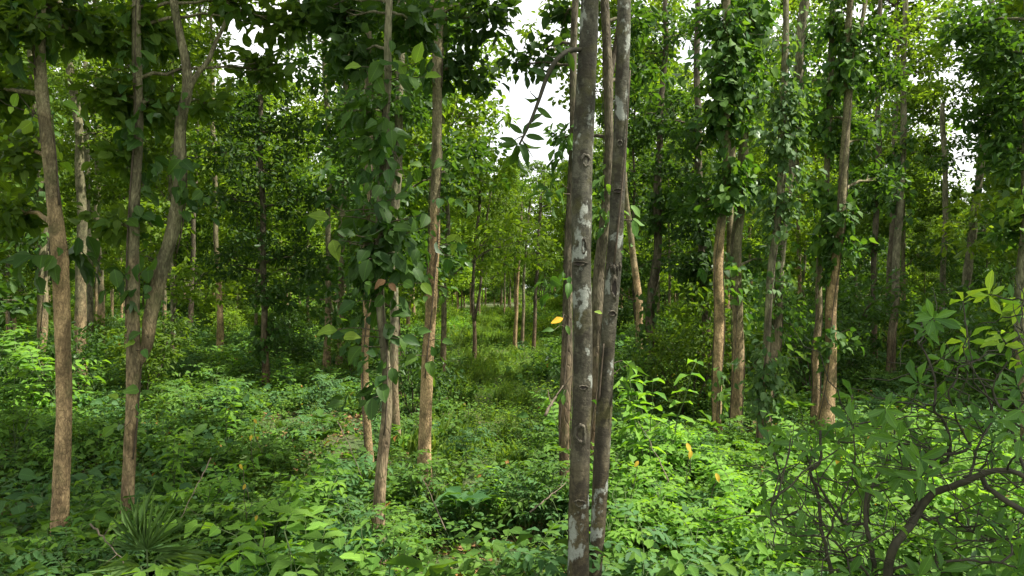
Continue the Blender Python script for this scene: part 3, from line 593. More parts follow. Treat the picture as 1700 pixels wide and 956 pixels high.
# ------------------------------------------------------------------ climbers on the trunks
def T_far(key): return TREES[key]['d'] > 9.5
def vine(key, label, y0, y1, n, size_, mat='vine', kind='heart', W=.85, spread=.12, group='climbing vines on the trunks', clump=3., name='climbing_vine', extra=(), fork=None, seed=0, out=1.):
    size = size_ * (1.15 if T_far(key) else 1.0); n = int(n * (1.5 if T_far(key) else 1.15))
    T = TREES[key]; Q = T['Q']; q = T['q']; d = T['d']; r = np.random.default_rng(seed + 900 + len(label))
    z1 = CAMZ - (y1 - HOR) / F * d; z0 = max(.1, CAMZ - (y0 - HOR) / F * d)
    if fork is not None:
        Q, q = resample(np.array([pt(x, y, d + .1) for (x, y, w_) in fork]), [w_ / 2 / F * d for (x, y, w_) in fork], .08)
    base = T['base'] + [0, -.14, 0]; root = thing(name, base, label=label, cat='vine', group=group)
    sg = Geo(); lg = Geo()
    zf = 0.02 if d > 7 and key not in ('T4',) else max(.3, z0 - .1)
    zz = np.linspace(zf, z1, max(8, int((z1 - zf) / .12)))
    ph0 = r.uniform(0, 6)
    for s in range(2 if d > 7 else 1):
        ph = ph0 + s * 2.5 + zz * r.uniform(.5, 1.1)
        x = np.interp(zz, Q[:, 2], Q[:, 0]); y = np.interp(zz, Q[:, 2], Q[:, 1]); rr = np.interp(zz, Q[:, 2], q) * 1.06 + .008
        tube(sg, np.stack([x + np.cos(ph) * rr, y + np.sin(ph) * rr, zz], 1) - base, .006 * np.linspace(1.2, .6, len(zz)), 5)
    # leaves in tufts on short runners
    nt_ = max(2, int(n / clump / 3)); tz = r.uniform(z0, z1, nt_ * 3)
    dens = np.array([mnoise.noise(Vector((seed * 1.7, 3.3, z * 1.3))) for z in tz]); tz = tz[np.argsort(-dens + r.normal(0, .2, len(dens)))][:nt_]
    k = max(1, int(n / nt_))
    zc = np.repeat(tz, k) + r.normal(0, .10, nt_ * k); th_c = r.uniform(0, 2 * math.pi, nt_); th = np.repeat(th_c, k) + r.normal(0, .5, nt_ * k)
    zc = np.clip(zc, .05, Q[-1, 2])
    ox = np.repeat(np.abs(r.normal(0, spread, nt_)), k) * r.uniform(.3, 1.3, nt_ * k) * out
    x = np.interp(zc, Q[:, 2], Q[:, 0]); y = np.interp(zc, Q[:, 2], Q[:, 1]); rr = np.interp(zc, Q[:, 2], q) + .012 + ox
    od = np.stack([np.cos(th), np.sin(th), 0 * th], 1)
    P = np.stack([x, y, zc], 1) + od * rr[:, None]
    D = nrm(od * .7 + r.normal(0, .45, P.shape) + [0, 0, -.75]); Nn = od * .8 + [0, 0, .8] + r.normal(0, .6, P.shape)
    leaves(lg, P - base, D, Nn, size * r.uniform(.4, 1.35, len(P)), W * r.uniform(.85, 1.1, len(P)), kind, 0, r=r)
    for t_ in range(nt_):
        z = tz[t_]; c = np.array([np.interp(z, Q[:, 2], Q[:, 0]), np.interp(z, Q[:, 2], Q[:, 1]), z])
        tube(sg, bez(c, P[t_ * k], 4, jit=.1, r=r) - base, np.linspace(.005, .002, 4), 4, cap=False)
    for (px, py, dd, s, dx, dz, m_) in extra:       # single leaves that stand out
        s *= .88 if m_ else .76
        p = pt(px, py, d + dd); leaves(lg, [p - base], [(dx, -.35, dz)], [(0, -.8, .55)], [s], [W * .95], kind, m_, r=r)
        z = p[2] - .03; c = np.array([np.interp(z, Q[:, 2], Q[:, 0]), np.interp(z, Q[:, 2], Q[:, 1]), z])
        tube(sg, bez(c, p, 5, jit=.04, r=r, up=.08) - base, np.linspace(.005, .0022, 5), 4, cap=False)
    part('stem', sg.mesh(name + '_stem', [M['twig']]), root)
    part('leaves', lg.mesh(name + '_leaves', [M[mat], M['fresh'], M['orange'], M['dead'], M['yellow']]), root)

# leaf collars and large-leaved climbers
vine('T1', 'collar of large dark leaves round the leftmost front trunk at mid height', 445, 395, 34, .17, 'teak', 'ovate', .62, .12, clump=4, seed=1, name='leafy_climber', group='large-leaved climbers')
vine('T1', 'sparse climber with yellowish leaves high on the left side of the leftmost front trunk', 320, 190, 24, .13, 'fresh', 'ovate', .6, .28, seed=2, name='leafy_climber', group='large-leaved climbers')
vine('T1', 'dark leaves hanging at the very top of the leftmost front trunk', 110, -60, 150, .17, 'teak', 'ovate', .6, .2, seed=21, name='leafy_climber', group='large-leaved climbers')
vine('T2', 'climber with broad leaves up the straight left stem of the forked tree', 500, -20, 150, .13, 'teak', 'ovate', .68, .16, seed=3, name='leafy_climber', group='large-leaved climbers')
vine('T2', 'few small bright leaves round the lower trunk of the forked tree', 740, 560, 16, .10, 'vine', 'heart', .7, .08, seed=4, extra=[(224, 566, -.1, .10, -.6, -.4, 1), (196, 660, -.1, .09, -.8, .4, 1), (238, 580, -.12, .12, .5, -.7, 0), (196, 705, -.1, .1, -.6, -.3, 0)])
vine('T2', 'dark leaves clustered along the S-curved stem of the forked tree', 400, 180, 46, .12, 'teak', 'ovate', .65, .16, fork=[(261, 476, 27), (288, 377, 24), (298, 300, 22), (300, 200, 21), (311, 150, 20), (308, 100, 17)], seed=5, name='leafy_climber', group='large-leaved climbers')
vine('T3', 'climber of very large glossy leaves with two lime-green ones, massed on the slim trunk', 700, 340, 390, .14, 'teak', 'ovate', .66, .20, seed=6, name='leafy_climber', group='large-leaved climbers', clump=3, out=1.1,
     extra=[(552, 398, -.3, .19, .3, -.8, 1), (548, 362, -.2, .2, -.8, .1, 1), (560, 548, -.3, .18, -.9, .0, 1), (570, 560, -.3, .16, .8, .15, 1), (640, 465, -.35, .12, -.5, -.3, 3), (646, 470, -.35, .10, .7, -.7, 3), (618, 660, -.3, .24, .0, -1, 0), (612, 430, -.3, .24, -.2, -.9, 0), (655, 420, -.3, .24, .5, -.8, 0),
            (600, 575, -.2, .22, -.6, -.6, 0), (652, 380, -.25, .2, .9, .1, 0), (700, 470, .1, .16, .5, -.5, 1), (690, 365, -.1, .17, .8, .3, 0), (655, 330, -.2, .18, .9, .25, 0), (590, 390, -.3, .2, -.8, .1, 0), (590, 500, -.3, .22, -.8, -.5, 0), (668, 560, -.3, .2, .8, -.2, 0), (650, 610, -.2, .18, .3, -.9, 0)])
vine('T3', 'upper cluster of big drooping dark leaves on the large-leaved trunk', 300, 90, 150, .15, 'teak', 'ovate', .66, .18, seed=7, name='leafy_climber', group='large-leaved climbers', clump=2.5,
     extra=[(600, 110, -.1, .16, -.7, -.1, 1), (690, 105, -.2, .2, .3, .9, 1), (672, 125, -.1, .17, -.4, .8, 1), (705, 128, -.1, .16, .9, .1, 1), (650, 215, -.2, .2, .1, -1, 0), (668, 160, -.2, .16, .6, -.8, 0)])
vine('T4', 'tuft of dark leaves high on the straight orange-brown trunk', 130, 80, 30, .16, 'teak', 'ovate', .6, .15, seed=8, name='leafy_climber', group='large-leaved climbers')
vine('T4', 'thin climber with lime leaves along the left edge of the straight orange-brown trunk', 610, 250, 60, .12, 'vine', 'heart', .7, .16, seed=9,
     extra=[(742, 400, -.2, .17, .6, .3, 1), (750, 392, -.2, .14, .9, -.4, 1), (695, 550, -.3, .18, .8, .1, 0), (735, 565, -.3, .16, .9, -.2, 0), (722, 590, -.3, .15, -.3, .9, 0), (700, 275, -.2, .17, -.8, .2, 0), (755, 405, -.2, .12, -.3, -.9, 1), (712, 600, -.3, .22, .3, -.9, 0), (690, 590, -.3, .2, -.6, -.5, 0)])
vine('T7', 'leafy climber with one orange leaf, behind the left side of the pale pair', 700, 230, 90, .15, 'teak', 'ovate', .5, .13, seed=10, name='leafy_climber', group='large-leaved climbers',
     extra=[(935, 528, -.6, .15, -.9, -.35, 2), (920, 548, -.5, .15, -1, .05, 0), (940, 540, -.4, .13, .3, -.8, 0), (936, 655, -.5, .13, -.1, -1, 0)])
vine('T8', 'climber with pointed leaves in the gap between the two pale trunks', 720, 80, 70, .13, 'vine', 'ovate', .5, .13, seed=11, extra=[(1000, 520, -.3, .12, -.8, .2, 1)])
vine('T6', 'narrow-leaved sprig hanging from the leaning pale trunk', 640, 570, 8, .14, 'dark', 'ovate', .3, .05, seed=12)
vine('T6', 'small green leaves on the upper part of the leaning pale trunk', 420, 120, 12, .09, 'vine', 'ovate', .5, .03, seed=13)
vine('T9', 'vine wrapping the thin dark trunk right of the pale pair', 600, 200, 260, .11, 'dark', 'heart', .8, .22, seed=14)
vine('T11', 'dense heart-leaved vine on the first trunk of the right-hand row', 480, -40, 1000, .115, 'vine', 'heart', .82, .22, seed=15, clump=4)
vine('T11', 'thin runner of small leaves on the foot of the first right-hand trunk', 690, 600, 24, .09, 'vine', 'heart', .8, .06, seed=16)
vine('T12', 'heart-leaved vine high on the bowed second trunk of the right-hand row', 330, -40, 760, .115, 'vine', 'heart', .82, .22, seed=17, clump=4)
vine('T12', 'a few vine leaves low on the bowed second trunk', 660, 420, 50, .09, 'vine', 'heart', .8, .1, seed=18)
vine('T13a', 'curtain of pale-edged small leaves covering the thin stem, right half of the photo', 680, 60, 1150, .09, 'pale', 'ovate', .62, .22, seed=19, clump=5)
vine('T13b', 'small-leaved vine up the pale trunk leaning right', 560, -20, 800, .095, 'vine', 'ovate', .6, .24, seed=20, clump=4)
vine('T14', 'heart-leaved vine on the thin wavy stem', 420, 0, 480, .11, 'vine', 'heart', .85, .18, seed=22, clump=4)
vine('T15', 'heart-leaved vine on the forked orange-brown trunk of the right-hand row', 600, -20, 560, .105, 'vine', 'heart', .85, .16, seed=23, clump=4)
vine('T32', 'dark vine smothering the trunk left of the right-hand row', 640, 150, 700, .12, 'dark', 'heart', .8, .26, seed=24, clump=4)
vine('T16', 'sparse vine on the lone dark trunk', 540, 200, 160, .13, 'dark', 'heart', .8, .2, seed=25)
vine('T17', 'leafy vine on the thin tufted stem', 560, 300, 260, .13, 'dark', 'heart', .8, .24, seed=26)
vine('T19', 'bright vine leaves on the trunk cut by the right edge', 560, 250, 120, .11, 'fresh', 'heart', .85, .12, seed=27)
vine('T18', 'leafy vine on the leaning grey trunk at the right', 600, 280, 300, .14, 'dark', 'heart', .8, .28, seed=28)
vine('T3b', 'leafy climber on the thin orange stem behind the large-leaved trunk', 600, 60, 110, .14, 'teak', 'ovate', .6, .16, seed=29, name='leafy_climber', group='large-leaved climbers')
vine('T20', 'vine on the brown trunk behind the leftmost front trunk', 480, 100, 260, .13, 'vine', 'heart', .8, .24, seed=30)
vine('T25', 'dark creeper at the foot of the bushy dark tree', 600, 480, 160, .13, 'dark', 'heart', .8, .25, seed=31)

# ------------------------------------------------------------------ far trees, one by one
marks = [(0, 'the left edge'), (105, 'the left front trunk'), (221, 'the forked tree'), (440, 'the dark bushy tree'), (640, 'the big-leaved trunk'), (720, 'the lane-side trunk'),
         (965, 'the pale pair'), (1190, 'the vine-clad row'), (1380, 'the flared trunk'), (1490, 'the lone trunk'), (1700, 'the right edge')]
protos = []
rt = np.random.default_rng(77); placed = []
def far_tree(x, y, s, k, rz):
    px = 850 + F * x / y; j = max([i for i, (m_, _) in enumerate(marks) if m_ <= px] or [0]); j = min(j, len(marks) - 2)
    a, b_ = marks[j][1], marks[j + 1][1]
    tone = ['mid-green', 'yellow-green', 'grey-barked', 'dark-leaved', 'lime-crowned', 'low dark'][k]
    near = 'middle-distance' if y < 34 else 'far'
    if px < 0: lab = f'{near} {tone} tree beyond the left edge'
    elif px > 1700: lab = f'{near} {tone} tree beyond the right edge'
    else: lab = f'{near} {tone} tree between {a} and {b_}'
    if k not in protos_d:
        root = thing('slender_tree', (x, y, float(gz(x, y))), label=lab, cat='tree', group='slender trees of the forest behind')
        root.rotation_euler = (0, 0, rz); root.scale = (s, s, s)
        protos_d[k] = (root, [part('trunk', KINDS[k][0], root), part('crown', KINDS[k][1], root)])
    else:
        copy_tree(*protos_d[k], (x, y, float(gz(x, y))), rz, s, label=lab)
protos_d = {}
near_xy = [(T['base'][0], T['base'][1]) for T in TREES.values()]
def top_limit(px):      # highest the crowns may reach (photo y) in the open gaps
    if 815 < px < 935: return 275
    if 1560 < px < 1640: return 345
    if 1120 < px < 1165: return 120
    if 375 < px < 440: return 150
    return -400
cnt = 0
for tries in range(6000):
    y = rt.uniform(17, 78) if cnt < 170 else rt.uniform(40, 95); half = y * .78 + 5; x = rt.uniform(-half, half)
    mind = 2.0 + .028 * y
    if any((x - a) ** 2 + (y - b_) ** 2 < mind ** 2 for a, b_ in placed + near_xy): continue
    px = 850 + F * x / y
    if 1.8 < x < 8.5 and y < 29: continue
    if y < 55 and 735 < px < 925: continue            # the lane
    if y < 26 and -100 < px < 60 and False: continue
    k = int(rt.choice(6, p=[.22, .22, .20, .08, .18, .10])); s = rt.uniform(.85, 1.2)
    H = [13.5, 12.5, 14, 11.5, 13, 9][k]
    wpx = 1.7 * F / y * .8
    lim = max(top_limit(px), top_limit(px - wpx * .8), top_limit(px + wpx * .8))
    maxz = CAMZ - (lim - HOR) / F * y
    if H * s > maxz:
        s = maxz / H
        if s < .45: continue
    placed.append((x, y)); far_tree(x, y, s, k, rt.uniform(0, 6.28)); cnt += 1
    if cnt >= 255: break
# trees at both sides and behind the camera that also shade the ground
for (x, y, s, k) in [(-7.5, 3.5, 1, 0), (-9, 9, 1.05, 1), (11.5, 13.5, 1., 3), (6.1, 2.3, .9, 3), (-11.5, 13, 1, 3), (12.5, 16, 1, 1), (-5.5, -2.0, 1, 3)]:  # the near right one is an unseen tree added to shade the woody shrub
    far_tree(x, y, s, k, x)

# ------------------------------------------------------------------ undergrowth plants
def frond(lg, sg, base, az, length, elev, npair, lsize, W, r, mat=0, droop=.6, kind='ovate', smat=0):
    n = npair + 2; t = np.linspace(0, 1, n)
    out_ = np.array([math.cos(az), math.sin(az), 0]); side = np.array([-math.sin(az), math.cos(az), 0])
    e = elev - droop * t * 1.4; seg = length / (n - 1)
    P = np.zeros((n, 3)); P[0] = base
    for i in range(1, n): P[i] = P[i - 1] + seg * (out_ * math.cos(e[i]) + np.array([0, 0, 1]) * math.sin(e[i]))
    if sg is not None: tube(sg, P, np.linspace(.0035, .0015, n), 3, smat, cap=False)
    T = nrm(np.gradient(P, axis=0)); idx_ = np.arange(1, n - 1)
    PP = np.concatenate([P[idx_], P[idx_], P[-1:]]); TT = np.concatenate([T[idx_], T[idx_], T[-1:]])
    sd_ = np.concatenate([np.tile(side, (len(idx_), 1)), np.tile(-side, (len(idx_), 1)), np.zeros((1, 3))])
    D = nrm(TT * .55 + sd_ + r.normal(0, .12, PP.shape) + [0, 0, -.12]); D[-1] = TT[-1]
    Nn = np.cross(np.tile(side, (len(PP), 1)), TT); Nn = np.where(Nn[:, 2:3] < 0, -Nn, Nn) + r.normal(0, .2, PP.shape)
    S = lsize * np.concatenate([np.sin(np.pi * (.25 + .6 * t[idx_]))] * 2 + [[1.0]]) * r.uniform(.85, 1.12, len(PP))
    leaves(lg, PP, D, Nn, S, W, kind, mat, rnd=np.clip(r.random() * .5 + .5 * r.random(len(PP)), 0, 1), r=r)

def stems_plant(r, kind):
    """returns (stem Geo, leaf Geo)"""
    sg, lg = Geo(), Geo()
    if kind == 'pinnate':          # bush of arching compound leaves
        for s in range(5):
            a = r.uniform(0, 6.28); h = r.uniform(.3, .7); top = np.array([math.cos(a) * h * .35, math.sin(a) * h * .35, h])
            st = bez((0, 0, 0), top, 6, jit=.05, r=r, up=.1); tube(sg, st, np.linspace(.006, .003, 6), 4)
            for f in range(6):
                b_ = st[r.integers(2, 6)]; frond(lg, sg, b_, r.uniform(0, 6.28), r.uniform(.25, .42), r.uniform(.2, 1.0), 4, .095, .45, r)
    elif kind == 'large':          # few stems, big compound leaves
        for s in range(4):
            a = r.uniform(0, 6.28); h = r.uniform(.3, .65); top = np.array([math.cos(a) * h * .45, math.sin(a) * h * .45, h])
            st = bez((0, 0, 0), top, 6, jit=.05, r=r, up=.1); tube(sg, st, np.linspace(.008, .004, 6), 5)
            for f in range(4): frond(lg, sg, st[r.integers(3, 6)], r.uniform(0, 6.28), r.uniform(.38, .55), r.uniform(.1, .8), 3, .17, .5, r, droop=.5)
    elif kind == 'herb':
        for s in range(8):
            a = r.uniform(0, 6.28); h = r.uniform(.15, .42); top = np.array([math.cos(a) * h * .7, math.sin(a) * h * .7, h])
            st = bez((0, 0, 0), top, 6, jit=.05, r=r, up=.15); tube(sg, st, np.linspace(.004, .002, 6), 3, cap=False)
            i = np.repeat(np.arange(1, 6), 3); P = st[i] + r.normal(0, .02, (15, 3)); th = r.uniform(0, 6.28, 15)
            D = np.stack([np.cos(th), np.sin(th), r.uniform(-.4, .3, 15)], 1)
            leaves(lg, P, D, np.array([0, 0, 1.]) + r.normal(0, .3, (15, 3)), r.uniform(.05, .095, 15), .6, 'ovate', r=r)
    elif kind == 'broad':
        for s in range(4):
            a = r.uniform(0, 6.28); h = r.uniform(.1, .35); c0 = np.array([math.cos(a) * h * .3, math.sin(a) * h * .3, h]); tube(sg, bez((0, 0, 0), c0, 4, jit=.04, r=r), .004, 4)
            n = 6; th = np.arange(n) * 2.4 + r.uniform(0, 6)
            D = np.stack([np.cos(th), np.sin(th), r.uniform(.0, .6, n)], 1)
            leaves(lg, np.tile(c0, (n, 1)) + r.normal(0, .012, (n, 3)), D, np.array([0, 0, 1.]) + r.normal(0, .15, (n, 3)), r.uniform(.1, .19, n), .5, 'ovate', r=r)
    elif kind == 'grass':
        n = 46; th = r.uniform(0, 6.28, n); P = np.stack([np.cos(th) * .05, np.sin(th) * .05, 0 * th], 1) * r.random((n, 1)) * 2
        D = np.stack([np.cos(th) * r.uniform(.1, .8, n), np.sin(th) * r.uniform(.1, .8, n), np.ones(n)], 1)
        Nn = np.stack([np.cos(th), np.sin(th), .4 + 0 * th], 1) * [-1, -1, 1]
        leaves(lg, P, D, -Nn * [1, 1, -1], r.uniform(.2, .5, n), .035, 'blade', r=r)
    elif kind == 'mat':
        n = 170; P = r.normal(0, .22, (n, 3)) * [1, 1, .0]; P[:, 2] = np.abs(r.normal(.06, .06, n)); th = r.uniform(0, 6.28, n)
        leaves(lg, P, np.stack([np.cos(th), np.sin(th), r.uniform(-.2, .5, n)], 1), np.array([0, 0, 1.]) + r.normal(0, .4, (n, 3)), r.uniform(.022, .05, n), .55, 'far', r=r)
        for q in range(12): 
            c0 = P[q] * [1, 1, 0]; tube(sg, bez(c0, P[q] + [0, 0, .03], 3, r=r), .0015, 3, cap=False)
    elif kind == 'weed':
        for s in range(3):
            a = r.uniform(0, 6.28); h = r.uniform(.45, .9); st = bez((0, 0, 0), (math.cos(a) * h * .25, math.sin(a) * h * .25, h), 10, jit=.03, r=r, up=.1); tube(sg, st, np.linspace(.006, .0025, 10), 4)
            for i in range(3, 10):
                for m_ in range(2):
                    th = i * 1.4 + m_ * math.pi; leaves(lg, [st[i]], [(math.cos(th), math.sin(th), r.uniform(-.3, .35))], [(0, 0, 1)] + r.normal(0, .15, (1, 3)), [r.uniform(.09, .15)], .4, 'ovate', r=r)
    elif kind == 'creeper':        # heart leaved ground creeper
        n = 60; P = r.normal(0, .25, (n, 3)); P[:, 2] = np.abs(P[:, 2]) * .7 + .05; th = r.uniform(0, 6.28, n)
        leaves(lg, P, np.stack([np.cos(th), np.sin(th), r.uniform(-.5, .1, n)], 1), np.array([0, -.2, 1.]) + r.normal(0, .35, (n, 3)), r.uniform(.05, .1, n), .85, 'heart', r=r)
        for q in range(10): tube(sg, bez((0, 0, 0), P[q], 5, jit=.1, r=r, up=.2), .002, 3, cap=False)
    return sg, lg

def joined(name, kind, mat, seed):
    r = np.random.default_rng(seed); sg, lg = stems_plant(r, kind); g = Geo()
    for a in range(len(lg.V)): g.add(lg.V[a], lg.L[a] - lg.L[a].min(), lg.T[a], lg.U[a], lg.Rn[a], 0)
    for a in range(len(sg.V)): g.add(sg.V[a], sg.L[a] - sg.L[a].min(), sg.T[a], sg.U[a], sg.Rn[a], 1)
    return bpy.data.objects.new(name, g.mesh(name, [M[mat], M['green_stem']]))

def scatter(name, label, cat, srcs, pts, rot, scl):
    """one ground-cover object: plants set out on a point mesh by geometry nodes"""
    col = bpy.data.collections.new(name + '_sources')
    for s in srcs: col.objects.link(s)
    me = bpy.data.meshes.new(name); me.vertices.add(len(pts)); me.vertices.foreach_set('co', np.asarray(pts, np.float32).ravel())
    a = me.attributes.new('rot', 'FLOAT_VECTOR', 'POINT'); a.data.foreach_set('vector', np.asarray(rot, np.float32).ravel())
    a = me.attributes.new('scl', 'FLOAT', 'POINT'); a.data.foreach_set('value', np.asarray(scl, np.float32))
    a = me.attributes.new('pick', 'INT', 'POINT'); a.data.foreach_set('value', rng.integers(0, len(srcs), len(pts)).astype(np.int32))
    ob = link(bpy.data.objects.new(name, me)); tag(ob, label=label, cat=cat, kind='stuff')
    ng = bpy.data.node_groups.new(name + '_scatter', 'GeometryNodeTree')
    ng.interface.new_socket('Geometry', in_out='INPUT', socket_type='NodeSocketGeometry'); ng.interface.new_socket('Geometry', in_out='OUTPUT', socket_type='NodeSocketGeometry')
    A = ng.nodes; K = ng.links
    gi = A.new('NodeGroupInput'); go = A.new('NodeGroupOutput'); ip = A.new('GeometryNodeInstanceOnPoints'); mp = A.new('GeometryNodeMeshToPoints')
    ci = A.new('GeometryNodeCollectionInfo'); ci.inputs['Collection'].default_value = col; ci.inputs['Separate Children'].default_value = True; ci.inputs['Reset Children'].default_value = True
    def na(nm, ty):
        q = A.new('GeometryNodeInputNamedAttribute'); q.data_type = ty; q.inputs[0].default_value = nm; return q.outputs[0]
    ip.inputs['Pick Instance'].default_value = True
    K.new(gi.outputs[0], mp.inputs[0]); K.new(mp.outputs[0], ip.inputs['Points']); K.new(ci.outputs[0], ip.inputs['Instance'])
    K.new(na('pick', 'INT'), ip.inputs['Instance Index']); K.new(na('rot', 'FLOAT_VECTOR'), ip.inputs['Rotation']); K.new(na('scl', 'FLOAT'), ip.inputs['Scale'])
    K.new(ip.outputs[0], go.inputs[0])
    md = ob.modifiers.new('scatter', 'NODES'); md.node_group = ng
    return ob

def field(n, y0, y1, r, power=1.0, side=.78, extra=3.0):
    """points over the visible wedge of ground, denser near the camera"""
    u = r.random(n); y = (y0 ** power + u * (y1 ** power - y0 ** power)) ** (1 / power)
    x = (r.random(n) * 2 - 1) * (y * side + extra)
    return x, y
def lane(x, y): return np.exp(-((x + .026 * y) / (.35 + .072 * y)) ** 2) * (y > 8.5)
def patch(x, y, s, f): return np.array([mnoise.noise(Vector((a * f, b_ * f, s))) for a, b_ in zip(x, y)])
def bright_zone(x, y): return np.exp(-((x - 2.9) / 1.8) ** 2 - ((y - 7.4) / 2.4) ** 2)

def lay(name, label, cat, kinds, n, y0, y1, s0, s1, seed, keep, power=.8):
    r = np.random.default_rng(seed); x, y = field(n, y0, y1, r, power)
    k = r.random(n) < np.clip(keep(x, y), 0, 1) * np.where((patch(x, y, 44.4, .95) > -.22) | (y > 14), 1, .12); k &= ~((np.abs(x - .45) < .6) & (y < 4.75)); x, y = x[k], y[k]; m = len(x)
    srcs = [joined(nm, kd, mt, seed * 10 + i) for i, (nm, kd, mt) in enumerate(kinds)]
    rot = np.stack([r.normal(0, .14, m), r.normal(0, .14, m), r.uniform(0, 6.28, m)], 1)
    far = 1 + np.clip((y - 14) / 60, 0, .7)
    scatter(name, label, cat, srcs, np.stack([x, y, gz(x, y) - .01], 1), rot, r.uniform(s0, s1, m) * far * np.clip(1 + .9 * patch(x, y, 33, .7), .5, 1.5))

lay('leafy_groundcover', 'dense cover of small oval-leaved herbs over the forest floor', 'ground cover', [('herb', 'herb', 'under'), ('herb_blue', 'herb', 'under2'), ('herb_more', 'herb', 'under')], 9000, 3.2, 60, .7, 1.25, 101,
    lambda x, y: .95 - 1.05 * lane(x, y))
lay('heart_leaved_creeper', 'heart-leaved creeper sprawling low between the trunks', 'ground cover', [('creeper', 'creeper', 'under2'), ('creeper_more', 'creeper', 'under')], 3800, 3.2, 40, .7, 1.2, 102,
    lambda x, y: .5 + patch(x, y, 1, .35) - 1.0 * lane(x, y))
lay('compound_leaf_undergrowth', 'knee-high undergrowth with compound leaves filling the forest floor', 'undergrowth', [('pinnate', 'pinnate', 'under'), ('pinnate_more', 'pinnate', 'under2')], 3600, 4.6, 60, .45, .95, 103,
    lambda x, y: .55 + patch(x, y, 5, .3) * 1.2 - 1.6 * lane(x, y))
lay('grass', 'thin green grass on the lane and between the herbs', 'grass', [('grass_tuft', 'grass', 'grass'), ('grass_tuft_more', 'grass', 'grass')], 7000, 5, 80, .4, .8, 104,
    lambda x, y: .2 + .8 * lane(x, y) + .35 * (patch(x, y, 9, .2) > .15), power=.9)
lay('fine_ground_herb', 'fine low mat of tiny leaves along the grassy lane', 'ground cover', [('mat', 'mat', 'grass'), ('mat_more', 'mat', 'under')], 15000, 4, 80, .8, 1.5, 105,
    lambda x, y: .3 + .9 * lane(x, y), power=.9)
lay('weeds', 'upright narrow-leaved weeds scattered through the undergrowth', 'undergrowth', [('weed', 'weed', 'under'), ('weed_more', 'weed', 'bright')], 1700, 5, 60, .5, .95, 106,
    lambda x, y: .55 + patch(x, y, 12, .4) - 1.2 * lane(x, y))
lay('broad_leaf_seedlings', 'broad-leaved seedlings scattered low over the ground', 'undergrowth', [('broad', 'broad', 'under'), ('broad_more', 'broad', 'bright')], 2600, 3.4, 45, .7, 1.2, 107,
    lambda x, y: .5 + patch(x, y, 15, .5) - 1.1 * lane(x, y))

def litter(seed):
    r = np.random.default_rng(seed); g = Geo(); n = 16; th = r.uniform(0, 6.28, n); P = r.normal(0, .3, (n, 3)); P[:, 2] = np.abs(r.normal(.03, .02, n))
    leaves(g, P, np.stack([np.cos(th), np.sin(th), r.normal(0, .2, n)], 1), np.array([0, 0, 1.]) + r.normal(0, .5, (n, 3)), r.uniform(.06, .15, n), .55, 'ovate', r=r)
    return bpy.data.objects.new('dead_leaves', g.mesh('dead_leaves', [M['dead']]))
r = np.random.default_rng(313); x, y = field(900, 3, 20, r, .8); y = np.where(lane(x, y) > .25, 3 + r.random(900) * 4, y)
scatter('leaf_litter', 'brown fallen leaves lying in the gaps of the undergrowth', 'leaf litter', [litter(1), litter(2)], np.stack([x, y, gz(x, y)], 1), np.stack([0 * x, 0 * x, r.uniform(0, 6, 900)], 1), r.uniform(.7, 1.2, 900))

# countable shrubs, one thing each
SH = {}
def shrub(kind, mat, x, y, s, label, rz, name, cat, group, z=0):
    key = (kind, mat)
    if key not in SH:
        r = np.random.default_rng(len(SH) + 40); sg, lg = stems_plant(r, kind)
        root = thing(name, (x, y, float(gz(x, y)) + z), label=label, cat=cat, group=group); root.rotation_euler = (0, 0, rz); root.scale = (s, s, s)
        SH[key] = (root, [part('stem', sg.mesh(name + '_stem', [M['green_stem']]), root), part('leaves', lg.mesh(name + '_leaves', [M[mat]]), root)])
    else:
        c = copy_tree(*SH[key], (x, y, float(gz(x, y)) + z), rz, s, label=label, cat=cat); c.name = name
        if group: c['group'] = group

rs = np.random.default_rng(9)
